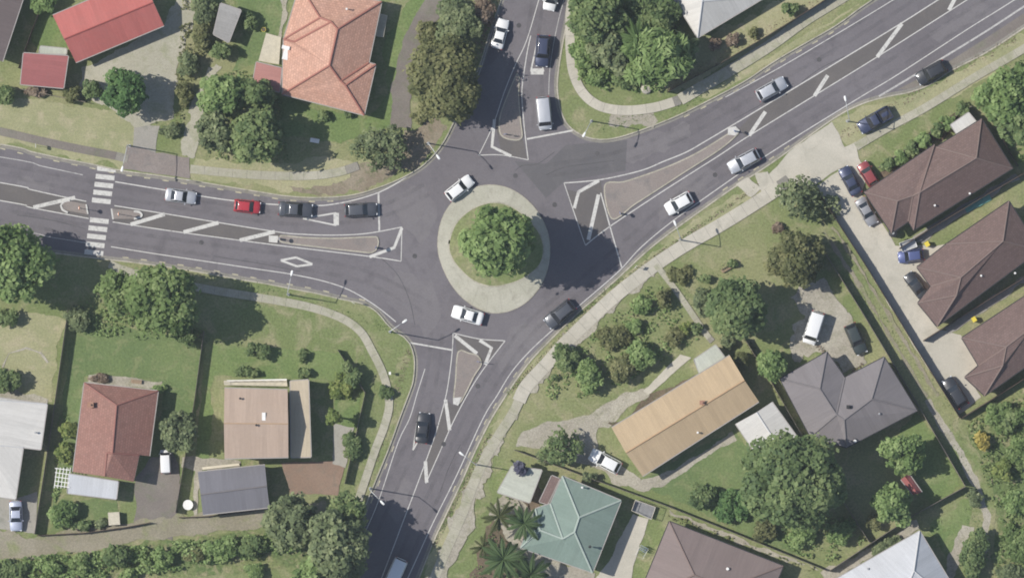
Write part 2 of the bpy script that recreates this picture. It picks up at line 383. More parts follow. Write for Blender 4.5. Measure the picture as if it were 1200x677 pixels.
outline('give_way_triangle', [(355,256),(394,249.5),(394,264)], [.22,.75,.22])
outline('warning_diamond', [(329,305),(347,301.5),(366,309.5),(348,312)], [.3,.3,.3,.3])
for cx, cy in [(124.7,198.3),(123.1,207.6),(121.6,217),(120.2,226.2),(118.7,235.4),(116.3,258.6),(114.6,268),(113,277.4),(111.4,286.8),(110.0,296)]:
    c = P(cx, cy); MB().box((c.x, c.y, Z1), (2.65, .68, .002), R(-6)).build('zebra_stripe', M['white_paint'], road)
# north arm
line('median_line', [(561,182),(572,160),(581,138),(591,108),(604,76),(617,48),(632,-2),(660,-100)], .13)
line('median_line', [(619,187.5),(616,164),(613.5,140),(611.5,111),(613,93),(618,60),(622,42)], .16)
line('island_end_line', [(561,182),(588,181.7),(619,187.5)], .13)
bar([(579.5,140),(576.5,172),(599,183)], .5, 'chevron')
line('give_way_limit_line', [(617.5,163),(671,153)], .28, sm=False)
line('lane_line', [(688,-90),(661,0),(651,40),(644.5,80),(643,111)], .12, 'faded_paint')
line('edge_line', [(610,-75),(589,-2),(577,36),(565,76),(556,100)], .1, 'faded_paint')
outline('give_way_triangle', [(630,47),(637,84),(622,84)], [.22,.85,.22])
# north-east arm
line('island_end_line', [(661,214.5),(683,279),(686,287)], .13)
line('median_line', [(661,214.5),(704,210.5),(751,200),(777,189.5),(804,178.5),(826,166),(884,131.5),(983,72),(1057,27),(1098,1),(1300,-128)], .18)
line('median_line', [(686,287.5),(713,266.5),(777,224),(840,184),(875,161),(953,113),(1027,67.5),(1113,13),(1300,-106)], .16)
bar([(702,211.5),(678,225),(673,244)], .55, 'chevron')
bar([(701.5,228),(689.5,281)], .62)
line('give_way_limit_line', [(704,226),(715,266),(728.5,313)], .2, sm=False)
for a in ([(897,131),(878,159)], [(970,88.5),(954.5,112.5)], [(1057,28),(1028,67)], [(1125,-12),(1112,12)]): bar(a, .62)
line('edge_line', [(850,114),(900,87),(947,60),(1047,0),(1250,-125)], .13)
line('edge_line', [(1300,-72),(1189,0),(1133,35),(1053,87),(1000,119),(900,181),(840,222),(787,260),(751,290),(727,316),(700,340),(680,357),(648,386),(622,410),(600,435),(582,464),(566,490),(534,559),(508,611),(486,659),(440,760)], .15)
line('parking_line', [(1215,-2),(1157,36),(1113,63),(1057,97),(1030,113)], .3, 'faded_paint')
# south arm
line('island_end_line', [(531,390),(562,397),(592,399)], .14)
line('median_line', [(592,399),(569,429),(553,453),(533,490),(515,530),(499,566)], .15)
line('median_line', [(531,390),(530,411),(527,437),(522,466),(511,506),(499,540),(486,575),(476,601),(454,659),(415,760)], .15)
bar([(562,398.5),(576,407.5),(568.5,427)], .55, 'chevron')
for a in ([(533,393),(559,414)], [(522,468),(527,504)], [(498.5,540),(500,565)]): bar(a, .58)
line('give_way_limit_line', [(481,401.5),(530,410)], .26, sm=False)
line('lane_line', [(498,432),(489,460),(480,490),(466.5,518),(444,585),(428,623),(410,662),(370,760)], .13)
outline('give_way_triangle', [(484,527),(490,488),(504,491)], [.2,.7,.2])
# worn yellow no-stopping dashes against the kerbs
def dashes(pts, name, on=.9, off=1.7):
    q = offset(smooth_line(px(pts), 0.5), -0.45); b = MB(); q = resample(q, (on + off) / 6)
    for i in range(0, len(q) - 6, 6):
        b.ribbon(q[i:i + 3], .16, Z1)
    return b.build(name, M['yellow_paint'], road)
dashes(K_NW[2:15], 'broken_yellow_line'); dashes(K_NE[15:22], 'broken_yellow_line'); dashes(K_SE[10:14], 'broken_yellow_line')
dashes(K_SW[4:8], 'broken_yellow_line'); dashes(K_SW[17:26], 'broken_yellow_line'); dashes(K_SE[22:29], 'broken_yellow_line')
# tyre wear along the lanes
def wear(pts, half=0.78):
    q = smooth_line(px(pts), 1.0)
    for d in (-half, half):
        MB().ribbon(offset(q, d), .55, ZR + 0.004).build('tyre_wear', M['tyre_wear'], road)
wear([(-200,168),(0,199),(120,222),(240,242),(340,256),(440,249),(500,222)])
wear([(-200,220),(0,252),(120,274),(240,292),(340,306),(430,325),(500,360)])
wear([(640,-60),(625,40),(628,90),(632,150)])
wear([(640,200),(720,186),(800,155),(900,96),(1010,32),(1120,-40)])
wear([(1180,-10),(1040,80),(900,162),(800,232),(735,288),(680,335),(620,385),(565,465),(520,555),(470,660)])
wear([(400,700),(450,590),(490,500),(508,430),(512,390)])
# resealed areas
sheet('seal_patch', px([(603,189),(640,192),(663,170),(735,164),(733,200),(662,212),(640,232)]), ZR + 0.002, M['seal_patch'], road)
sheet('seal_patch', px([(1215,6),(1157,44),(1100,80),(1052,105),(1075,104),(1113,80),(1157,57),(1215,20)]), ZR + 0.002, M['old_asphalt'], road)
sheet('seal_patch', px([(240,262),(290,268),(288,281),(238,274)]), ZR + 0.002, M['seal_patch'], road)

for lp_ in ([(446,232),(500,216),(512,250),(496,290),(470,262)], [(690,172),(760,158),(800,142),(812,160),(750,188),(690,196)], [(470,318),(505,330),(520,362),(500,392),(470,372),(440,340)], [(600,384),(640,372),(652,380),(612,422),(590,436),(578,420)],
            [(770,232),(830,194),(842,210),(800,244),(770,262)], [(20,206),(60,214),(58,226),(18,218)], [(560,92),(590,60),(600,70),(578,120),(558,112)], [(1090,40),(1150,0),(1160,12),(1100,52)], [(452,600),(474,560),(486,566),(468,610)]):
    sheet('light_seal', px(lp_), ZR + 0.0012, M['light_seal'], road, .25, 7)
for cp_ in ([(640,205),(662,196),(690,192),(720,188)], [(444,300),(466,322),(480,352),(486,380)], [(940,96),(962,80),(990,66)], [(250,300),(300,308),(352,318)], [(604,200),(612,194),(630,192),(650,178)], [(860,140),(900,118),(930,98)], [(20,252),(60,258),(100,268)], [(540,520),(526,548),(516,576)]):
    MB().ribbon(smooth_line(px(cp_), .5), .09, ZR + 0.0065).build('sealed_crack', M['crack_seal'], road)
for mx_, my_ in ((486,300),(650,240),(604,206),(700,180),(236,284),(960,70),(560,452),(520,520),(330,252),(838,205),(608,30)):
    c = P(mx_, my_); MB().tube([(c.x, c.y, ZR), (c.x, c.y, ZR + .009)], .34, 16).build('manhole_cover', M['crack_seal'], road)
for mp_ in ([(-300,165),(0,214),(71,230),(101,236),(104,256),(35,243),(0,235),(-300,187)], [(134,241),(200,251.5),(320,271),(329,272),(329,286.5),(315,286),(200,270.5),(132,260)],
            [(866,151),(884,131.5),(983,72),(1057,27),(1098,1),(1300,-128),(1300,-106),(1113,13),(1027,67.5),(953,113),(875,161)], [(704,211.5),(678,225),(664,222),(686,285),(713,265.5)],
            [(533,392),(562,398),(590,400),(568,428),(560,414),(535,411)], [(522,467),(531,475),(541,474),(533,489),(515,529),(499,565),(493,560),(511,506)], [(579,140),(584,136),(585,160),(600,166),(613,164),(617.5,186),(588,181)]):
    sheet('median_seal', px(mp_), ZR + 0.0055, M['median_seal'], road)
# ---------------------------------------------------------------- raised traffic islands
def island(label, pts, nose=None, sm=True):
    q = smooth_line(px(pts), 0.5, True) if sm else px(pts)
    o = empty('traffic_island', (0, 0, 0)); tag(o, label, 'traffic island', kind='structure')
    ar = sum(q[i].x * q[(i + 1) % len(q)].y - q[(i + 1) % len(q)].x * q[i].y for i in range(len(q)))
    if ar < 0: q.reverse()
    qq = [q[-1]] + q + [q[0]]
    inn = offset(qq, 0.18)[1:-1]
    MB().prism(q, ZR, 0.0).build('kerb', M['kerb_concrete'], o)
    sheet('infill', inn, 0.006, M['chip_seal'], o)
    if nose: MB().prism(px(nose), 0.0, 0.03).build('nose', M['white_paint'], o)
    return o
island('long chip seal traffic island ending at the west limit line', [(329,275.5),(355,277.5),(392,278.5),(430,277),(443,278),(443,290),(436,296.5),(420,295.5),(380,291),(329,284)], [(315,276),(326,276.5),(325,284.5),(315,283.5)])
island('narrow chip seal traffic island in the north arm', [(585,138),(594,112),(606,85),(609,90),(608.5,112),(610.5,140),(612,162),(599,164.5),(586,158)])
island('broad chip seal traffic island in the north-east arm', [(708,217),(730,212.5),(751,206),(780,195.5),(806,184),(828,172),(852,157),(862,152),(866,156),(845,175),(800,204),(777,219),(745,239.5),(717,257)], [(853,150),(862,148),(867,153),(862,159),(853,158)])
island('wedge chip seal traffic island in the south arm', [(536.5,411.5),(550,413),(560,416),(565,426),(556,441),(545,463),(538.5,473),(531,470),(533,446)], [(531,466),(541,465),(537,475),(531,473)])
def refuge(label, pts, nose):
    o = empty('pedestrian_refuge'); tag(o, label, 'refuge', kind='structure')
    MB().prism(px(pts), ZR, 0.0).build('kerb', M['chip_seal'], o)
    q = smooth_line(px(nose), .3); b = MB(); inn = offset(q, .28)
    for i in range(len(q) - 1): b.prism([q[i], q[i + 1], inn[i + 1], inn[i]], -0.01, 0.035)
    b.build('nose', M['white_paint'], o)
refuge('small pedestrian refuge left of the zebra crossing', [(73,238),(80,235.5),(102,239.5),(102,251),(82,247.5),(74,245)], [(80,248),(74,245),(72.5,241),(76,237),(82,236)])
refuge('small pedestrian refuge right of the zebra crossing', [(131,244.5),(158,247),(165,249),(167,253),(164,256.5),(132,256.5)], [(157,257.5),(164,256),(167.5,252),(164,247.5),(157,246.5)])
for a, b_ in (((101,239.5),(103,251)), ((130.5,244.5),(132.5,257))): line('refuge_line', [a, b_], .25, z=0.01)

# ---------------------------------------------------------------- roundabout
def z5(pts): return [(500 + x / 3.7625, 190 + y / 3.7625) for x, y in pts]
O = z5([(47,370),(70,240),(145,145),(245,102),(345,108),(435,158),(505,240),(541,335),(541,440),(507,540),(435,622),(342,663),(248,656),(150,592),(80,490)])
I = z5([(98,360),(128,272),(198,207),(290,177),(372,195),(442,245),(497,312),(516,380),(500,450),(442,503),(370,535),(290,548),(210,525),(150,475),(110,420)])
oo = smooth_line(px(O), .5, True); ii = smooth_line(px(I), .5, True)
apron = MB().prism(oo, ZR, -0.045).build('roundabout_apron', M['kerb_concrete'])
tag(apron, 'pale concrete mountable apron ring round the central island', 'apron', kind='structure')
cen = P(579, 289)
def ray_hit(poly, ang):
    d = Vector((math.cos(ang), math.sin(ang), 0)); best = None
    for a, b in zip(poly, poly[1:] + poly[:1]):
        e = b - a; den = d.x * e.y - d.y * e.x
        if abs(den) < 1e-9: continue
        w = a - cen; t = (w.x * e.y - w.y * e.x) / den; u = (w.x * d.y - w.y * d.x) / den
        if t > 0 and -1e-6 <= u <= 1 + 1e-6: best = t if best is None else max(best, t)
    return cen + d * best
N = 26
rs = random.Random(4)
for k in range(N):
    a0 = 2 * math.pi * k / N + .0012; a1 = 2 * math.pi * (k + 1) / N - .0012; m = 4
    A = [ray_hit(oo, a0 + (a1 - a0) * j / m) for j in range(m + 1)]; B = [ray_hit(ii, a0 + (a1 - a0) * j / m) for j in range(m + 1)]
    A = [cen + (p - cen) * ((p - cen).length - .12) / (p - cen).length for p in A]
    vs = [Vector((p.x, p.y, -0.03)) for p in A] + [Vector((p.x, p.y, 0.06)) for p in B]
    vs += [Vector((p.x, p.y, -0.06)) for p in A]
    n = m + 1
    fs = [(j, j + 1, j + 1 + n, j + n) for j in range(m)] + [(j + 2 * n, j + 1 + 2 * n, j + 1, j) for j in range(m)]
    obj('slab', vs, fs, M['pale_concrete'], apron)
# grass mound of the central island
vs = [Vector((cen.x, cen.y, .34))]; fs = []; nn = len(ii); lv = 5
for j in range(1, lv + 1):
    t = j / lv
    for p in ii:
        q = cen.lerp(p, t); vs.append(Vector((q.x, q.y, .075 + .265 * (1 - t * t))))
for i in range(nn): fs.append((0, 1 + i, 1 + (i + 1) % nn))
for j in range(lv - 1):
    for i in range(nn):
        a = 1 + j * nn + i; b = 1 + j * nn + (i + 1) % nn; fs.append((a, a + nn, b + nn, b))
mound = obj('central_island', vs, fs, M['grass'], None, True)
MB().ribbon(ii + [ii[0], ii[1]], .2, .085).build('kerb', M['kerb_concrete'], mound)
tag(mound, 'round grassy central island of the roundabout', 'central island', kind='structure')

# ---------------------------------------------------------------- verges, lawns, bare ground
LAY = [0]
def patch(name, label, pts, z, mat, edge=.12, sm=False, seed=1, cat=None):
    LAY[0] += 1; z = .004 + .0016 * LAY[0]   # every sheet a little above the one laid before it
    q = smooth_line(px(pts), .6, True) if sm else px(pts)
    o = sheet(name, q, z, M[mat], None, edge, seed)
    return tag(o, label, cat or name.split('_')[-1], kind='structure')
patch('verge', 'dry yellowish grass verge along the west arm', [(-60,100),(0,112),(60,118),(120,128),(156,136),(158,176),(142,196),(106,190),(40,176),(-60,160)], .004, 'dry_grass', .25)
patch('verge', 'strip of dry verge under the dark clumped trees', [(222,180),(262,186),(330,190),(440,185),(448,200),(430,215),(400,223),(360,226),(310,218),(250,211),(222,207)], .004, 'dry_grass', .25, seed=2)
patch('bare_ground', 'brown bare ground at the corner by the sparse shrub', [(425,196),(455,178),(480,150),(498,128),(512,128),(524,150),(512,172),(494,190),(470,203),(445,214),(420,222),(380,226),(350,227),(345,222),(395,218)], .008, 'soil', .3, seed=3)
patch('verge', 'grassy corner verge inside the curved footpath', [(660,60),(668,75),(674,100),(690,120),(712,131),(760,132),(800,122),(835,106),(830,116),(790,134),(740,153),(703,160),(676,150),(661,130),(656,95)], .004, 'grass', .15, seed=5)
patch('bare_ground', 'worn sandy patch between the curved footpath and kerb', [(715,132),(760,130),(770,140),(735,154),(715,148)], .009, 'gravel', .35, seed=6)
patch('verge', 'dry verge along the north-east arm below the white roof', [(820,112),(870,84),(920,55),(985,18),(1010,2),(1050,-25),(1075,-33),(1010,5),(940,50),(875,91),(830,115)], .004, 'dry_grass', .12, seed=7)
patch('bare_ground', 'sandy yard beside the white roofed house', [(818,52),(850,38),(930,-8),(990,-30),(1000,-8),(905,46),(845,80),(790,108),(778,102)], .004, 'dry_grass', .3, seed=8)
patch('verge', 'dry grass strip between the lower road edge and wide footpath', [(905,212),(860,232),(838,243),(800,268),(760,300),(720,334),(690,362),(660,389),(636,415),(612,445),(592,476),(575,503),(590,488),(612,460),(632,432),(660,401),(712,351),(760,310),(800,282),(850,252),(905,222)], .004, 'dry_grass', .18, seed=9)
patch('lawn', 'green lawn below the wide footpath beside the shrubs', [(1000,225),(905,240),(850,272),(800,300),(765,322),(700,385),(650,437),(615,490),(612,510),(650,500),(720,470),(760,460),(830,400),(860,380),(960,300),(975,270)], .004, 'grass', .2, seed=10)
patch('verge', 'grass strip with the parked dark pickup', [(975,143),(1010,126),(1045,117),(1072,111),(1096,101),(1116,87),(1160,64),(1225,22),(1240,40),(1160,88),(1080,135),(1010,170),(992,172)], .004, 'dry_grass', .15, seed=11)
patch('verge', 'dry verge along the right edge of the south arm', [(592,476),(576,502),(558,538),(543,570),(526,606),(510,640),(485,700),(510,700),(530,650),(552,596),(576,540),(600,490)], .004, 'dry_grass', .2, seed=12)
patch('verge', 'grass corner between the footpath and the south-west kerb', [(130,307),(220,318),(330,338),(400,353),(440,368),(462,391),(478,402),(483,430),(477,460),(462,500),(448,535),(428,585),(440,530),(452,480),(452,440),(430,400),(400,372),(330,352),(230,336),(130,318)], .004, 'grass', .15, seed=13)
patch('lawn', 'smooth green lawn behind the brick red roof', [(84,372),(238,400),(232,470),(226,500),(190,500),(190,450),(98,440),(88,540),(62,600),(66,560)], .004, 'lush_lawn', .1, seed=14)
patch('lawn', 'smooth green lawn round the beige gabled roof', [(242,402),(398,412),(425,458),(412,520),(400,560),(390,540),(394,445),(250,440),(246,540),(226,560)], .004, 'lawn', .1, seed=15)
patch('lawn', 'corner lawn inside the curving south-west footpath', [(244,384),(250,345),(310,355),(395,380),(420,400),(436,440),(438,480),(422,540),(406,580),(430,462),(396,410)], .004, 'grass', .12, seed=16)
patch('lawn', 'dry back lawn with worn circle left of the fence', [(-60,360),(76,372),(60,470),(0,462),(-60,455)], .004, 'dry_grass', .2, seed=17)
patch('lawn', 'green lawn beside the pink tiled house', [(275,-30),(345,-30),(330,50),(300,75),(270,85),(285,40)], .004, 'lush_lawn', .2, seed=18)
patch('lawn', 'narrow lawn below the pink tiled house', [(325,115),(430,140),(455,110),(450,60),(470,20),(500,-20),(530,-20),(470,60),(462,150),(400,165),(330,158)], .004, 'lawn', .2, seed=19)
patch('lawn', 'lawn behind the long tan roof', [(760,556),(860,503),(890,548),(870,590),(960,655),(900,640),(800,590),(738,566)], .004, 'lush_lawn', .2, seed=20)
patch('lawn', 'lawn beside the long drive and the grey hipped roof', [(1075,483),(1092,508),(1130,570),(1092,592),(1060,560),(1040,520)], .004, 'lawn', .2, seed=21)
patch('lawn', 'lawn beside the pale metal roof and oval hedge', [(1085,612),(1130,586),(1145,610),(1135,640),(1118,672)], .004, 'lawn', .2, seed=22)
patch('lawn', 'bright grass garden at the right edge', [(1130,492),(1240,430),(1240,700),(1160,690),(1168,620)], .004, 'rough_grass', .2, seed=23)
patch('lawn', 'lawn strip below the dark shrub row at the bottom', [(-40,655),(210,632),(385,610),(380,660),(0,700)], .004, 'rough_grass', .2, seed=24)
patch('lawn', 'small lawn beside the red gabled roof', [(45,10),(62,20),(80,58),(44,60),(38,50)], .004, 'lawn', .15, seed=25)
patch('lawn', 'front lawn of the house with white patio roof', [(70,585),(138,585),(140,612),(60,622)], .008, 'lush_lawn', .15, seed=26)
patch('garden_bed', 'planted bark bed along the roadside fence by the brown roofs', [(1030,200),(1128,128),(1140,138),(1095,166),(1038,205)], .008, 'bark_mulch', .2, seed=27, cat='garden bed')
patch('garden_bed', 'rough garden bed behind the shaded brown roof', [(784,604),(920,658),(945,660),(960,668),(780,596)], .008, 'gravel', .15, seed=28, cat='garden bed')
patch('garden_bed', 'overgrown bed beneath the palms beside the green roof', [(560,655),(606,545),(640,560),(615,640),(640,690),(545,700)], .004, 'bark_mulch', .3, seed=29, cat='garden bed')
patch('grass_lane', 'long grass access lane between two boundary fences', [(952,268),(968,258),(1126,488),(1150,540),(1168,590),(1165,640),(1145,700),(1110,700),(1132,640),(1140,590),(1125,555)], .006, 'grass', .1, seed=30, cat='lane')
patch('wheel_track', 'worn gravel wheel track curving down the grass lane', [(1084,470),(1090,468),(1128,528),(1150,570),(1160,605),(1157,645),(1140,690),(1133,688),(1150,640),(1153,606),(1143,574),(1120,532)], .011, 'gravel', .1, seed=31, cat='track')

# ---------------------------------------------------------------- drives and yards
def drive(label, pts, mat, z=.02, name='driveway', sm=False, edge=.05):
    return patch(name, label, pts, z, mat, edge, sm, seed=len(label))
drive('wide concrete vehicle crossing beside the parked dark pickup', [(903,203),(925,178),(975,143),(990,172),(1003,166),(1006,184),(954,217),(935,224),(915,232),(890,214)], 'concrete', .016)
drive('concrete forecourt drive in front of the brown roofs', [(957,218),(1006,183),(1016,208),(1009,228),(1042,275),(1050,287),(1096,288),(1110,285),(1078,312),(1092,336),(1076,355),(1100,386),(1126,392),(1150,425),(1134,442),(1150,464),(1124,486),(1071,406),(1015,312)], 'concrete', .012)
drive('gravel drive from the footpath to the tan roof', [(606,523),(612,505),(640,496),(690,486),(715,470),(760,452),(762,464),(728,486),(712,500),(700,502),(700,524),(724,545),(750,562),(780,555),(860,505),(864,514),(790,560),(760,574),(725,568),(690,545),(668,540),(640,528)], 'gravel', .009, edge=.14)
drive('pale concrete strip drive up to the red garage', [(158,146),(186,148),(182,182),(155,178)], 'grey_concrete', .02)
drive('asphalt vehicle crossing beside the zebra crossing', [(148,171),(182,178),(222,184),(222,210),(184,204),(144,198)], 'chip_seal', .016)
drive('concrete yard beside the red gabled roof', [(98,80),(192,30),(215,-20),(236,-20),(210,80),(200,140),(160,150),(110,118),(92,108)], 'mossy_concrete', .008, edge=.2)
drive('worn track drive beside the small grey shed', [(212,182),(222,130),(240,82),(252,72),(262,76),(250,100),(236,140),(230,184)], 'mossy_concrete', .009, edge=.2)
drive('curving asphalt drive beside the pink tiled house', [(520,-30),(556,-30),(520,10),(494,55),(484,95),(480,150),(458,152),(458,100),(472,50),(492,10)], 'old_asphalt', .009, edge=.12)
drive('asphalt yard between the two brick coloured roofs', [(158,560),(178,536),(204,530),(212,560),(203,632),(178,625),(176,612),(158,612)], 'old_asphalt', .008, edge=.12)
drive('long narrow access drive along the bottom boundary', [(-30,612),(44,628),(200,605),(380,585),(390,608),(206,628),(40,652),(-30,658)], 'track', .012, edge=.2)
drive('parking yard with silver blue car at left edge', [(-30,583),(20,584),(44,575),(42,625),(-30,615)], 'grey_concrete', .008)
drive('light concrete drive beside the green roof', [(742,602),(760,608),(746,650),(736,690),(690,690),(722,640)], 'concrete', .008, edge=.08)
drive('pale paved front yard under the palms', [(575,600),(588,575),(628,596),(612,640),(694,672),(690,690),(630,690),(600,640)], 'gravel', .012, edge=.2)
drive('gravel turning yard with the white van', [(930,345),(962,326),(978,345),(1000,375),(1012,405),(1018,425),(990,438),(968,410),(930,425),(925,400),(938,372)], 'gravel', .009, edge=.3)
drive('brown paved terrace below the beige gabled roof', [(331,542),(394,539),(404,548),(396,580),(340,578)], 'paving_brown', .012)
drive('gravel edging path beside the oval hedge', [(1128,615),(1138,618),(1122,655),(1112,690),(1104,690),(1112,650)], 'gravel', .012, edge=.2)
drive('worn circle of dry earth on the back lawn', [(2,430),(10,413),(30,406),(48,412.5),(58,424),(56.5,425.5),(47,414.5),(30,408.2),(11.5,415),(4,431)], 'gravel', .009, edge=.05)
drive('narrow boardwalk path along the tan roof', [(797,415),(809,419),(760,463),(754,458)], 'concrete', .03)
drive('narrow paved strip between the upper brown units', [(1070,276),(1120,246),(1190,203),(1194,209),(1126,253),(1078,286)], 'grey_concrete', edge=.12)
drive('narrow paved strip between the lower brown units', [(1106,384),(1150,356),(1215,314),(1219,320),(1156,362),(1112,392)], 'grey_concrete', edge=.12)
drive('paved yard beside the white roofed house at left', [(-10,452),(40,462),(58,470),(56,476),(-10,466)], 'gravel', edge=.2)
drive('grey concrete patio right of the beige gabled house', [(391,498),(414,500),(404,548),(388,541)], 'grey_concrete', edge=.1)
for tr_, lb_ in (([(966,272),(1000,324),(1040,390),(1086,466)], 'left worn wheel track up the grass lane'), ([(976,266),(1012,322),(1054,390),(1098,462)], 'right worn wheel track up the grass lane')):
    q_ = [(x - 1.6, y + 1) for x, y in tr_] + [(x + 1.6, y - 1) for x, y in reversed(tr_)]
    drive(lb_, q_, 'track', edge=.1)
drive('gravel strip above the brick red house', [(104,437),(190,447),(190,456),(102,449)], 'gravel', edge=.12)
drive('paved strip around the blue grey garage', [(214,536),(262,536),(282,540),(282,546),(236,551),(230,604),(226,604),(228,552),(212,548)], 'gravel', edge=.1)
drive('gravel border along the tan roof', [(712,500),(760,468),(815,437),(820,444),(765,475),(718,505)], 'bark_mulch', edge=.2)
drive('gravel strip beside the pale metal roof', [(960,672),(1020,640),(1072,610),(1078,620),(1030,648),(968,684)], 'gravel', edge=.15)
drive('worn path strip beside the pink tiled house', [(333,-20),(341,-20),(330,46),(324,44)], 'gravel', edge=.15)
for a, b_, c, d, lab in (((862,216),(876,208),(892,222),(880,232),'small concrete crossing left of the square grass patch'), ((884,204),(900,200),(912,226),(896,234),'small concrete crossing right of the square grass patch')):
    drive(lab, [a, b_, c, d], 'concrete', .01)

drive('worn sandy shoulder along the south arm footpath', [(622,440),(614,470),(600,500),(584,530),(570,560),(556,600),(540,640),(520,690),(494,690),(512,650),(534,600),(552,556),(572,520),(592,484),(606,456)], 'gravel', edge=.35)
drive('worn sandy edge of the wide footpath', [(622,462),(650,430),(700,382),(740,345),(770,322),(766,312),(720,342),(660,396),(618,446)], 'gravel', edge=.3)
# ---------------------------------------------------------------- footpaths laid in slabs
NP = [0]
def footpath(label, pts, w, mat, seg=1.8, base='kerb_concrete', z=.125):
    NP[0] += 1; z += .002 * NP[0]
    q = smooth_line(px(pts), .45)
    o = MB().ribbon(q, w, .1 + .002 * NP[0]).build('footpath', M['channel']); tag(o, label, 'footpath', kind='structure')
    r = resample(q, seg / 4)
    L = offset(r, w / 2 - .01); Q = offset(r, -w / 2 + .01)
    for i in range(0, len(r) - 4, 4):
        a = L[i:i + 5]; b = Q[i:i + 5]
        e = (a[1] - a[0]).normalized() * .02
        a = [a[0] + e] + a[1:4] + [a[4] - e]; b = [b[0] + e] + b[1:4] + [b[4] - e]
        MB().prism(b + a[::-1], .05, z + rs.uniform(-.004, .004)).build('slab', M[mat], o)
    return o
footpath('brown asphalt footpath along the dry west verge', [(-60,143),(0,154),(43,164),(90,174),(127,181),(150,186)], 1.15, 'old_asphalt', 3)
footpath('pale footpath under the dark clumped trees', [(223,198),(262,202),(310,205.5),(360,206),(395,202),(420,194)], 1.2, 'mossy_concrete', 2)
footpath('curved pale concrete footpath round the north-east corner', [(678,-40),(669,10),(668,40),(668.5,62),(672,86),(683,109),(703,124.5),(733,129.5),(767,126),(797,117)], 1.35, 'concrete', 2)
footpath('straight grey footpath below the white roofed house', [(797,117),(820,103.5),(847,88),(900,55),(943,24),(985,-2),(1040,-36)], 1.65, 'mossy_concrete', 2)
footpath('wide pale footpath below the roundabout', [(608,470),(617,452),(640,427),(667,397),(717,350),(760,316),(800,289),(847,262),(895,232),(925,212)], 1.9, 'concrete', 2)
footpath('pale footpath along the right side of the south arm', [(608,470),(600,486),(585,509),(572,531),(559,556),(543,598),(530,628),(518,655),(500,700)], 1.4, 'mossy_concrete', 2)
footpath('worn footpath past the parked dark pickup', [(1003,172),(1040,150),(1083,127),(1140,92),(1200,57),(1260,18)], 1.15, 'mossy_concrete', 2)
footpath('narrow garden path to the tan roofed house', [(768,310),(775,318),(792,340),(808,363),(825,388),(835,400)], .85, 'mossy_concrete', 1.6)
footpath('curved footpath round the south-west corner lawn', [(128,309),(150,318),(200,330),(250,340),(300,348),(360,359),(400,372.5),(423,389),(437,413),(447,433),(453,452),(456,475),(450,500),(440,526),(426,568),(415,600)], 1.15, 'mossy_concrete', 1.7)
# ================================================================== BUILDINGS
def poly_area(q): return sum(q[i].x * q[(i + 1) % len(q)].y - q[(i + 1) % len(q)].x * q[i].y for i in range(len(q))) / 2
def inset_poly(q, d):
    """moves every edge of a CCW polygon inwards by d"""
    n = len(q); out = []
    for i in range(n):
        a, b, c = q[i - 1], q[i], q[(i + 1) % n]
        t1 = (b - a).normalized(); t2 = (c - b).normalized()
        n1 = Vector((-t1.y, t1.x, 0)); n2 = Vector((-t2.y, t2.x, 0))
        k = 1 + n1.dot(n2)
        out.append(b + (n1 + n2) * (d / max(k, .35)))
    return out
def roof_mesh(name, verts, faces, mat, parent):
    o = obj(name, verts, faces, mat, parent); me = o.data
    uv = me.uv_layers.new(name='UVMap')
    for p in me.polygons:
        nn = p.normal
        if nn.z < 0: p.flip(); nn = p.normal
    me.update()
    for p in me.polygons:
        nn = p.normal; d = Vector((0, 0, 1)).cross(nn)
        d = d.normalized() if d.length > .02 else Vector((1, 0, 0))
        e = nn.cross(d)
        for li in p.loop_indices:
            v = me.vertices[me.loops[li].vertex_index].co; uv.data[li].uv = (v.dot(d), v.dot(e))
    return o
M['gutter_grey'] = plain('gutter_grey', (0.3, 0.28, 0.26), .6)
_win_cache = {}
def window(parent, pos, ang, w, h):
    key = (round(w, 1), round(h, 1))
    if key not in _win_cache:
        f = MB(); t = .07
        for sx in (-1, 1): f.box((sx * (w / 2 - t / 2), 0, 0), (t, .1, h))
        for sz in (-1, 1): f.box((0, 0, sz * (h / 2 - t / 2)), (w - 2 * t, .1, t))
        f.box((0, 0, 0), (.05, .09, h - 2 * t)); f.box((0, -.06, -h / 2 - .03), (w + .12, .2, .05))
        g = MB().box((0, 0, 0), (w - 2 * t, .03, h - 2 * t))
        _win_cache[key] = (mesh('window', f.v, f.f, M['white']), mesh('pane', g.v, g.f, M['pane']))
    a, b = _win_cache[key]
    o = link(bpy.data.objects.new('window', a), parent); o.location = pos; o.rotation_euler = (0, 0, ang)
    link(bpy.data.objects.new('pane', b), o)
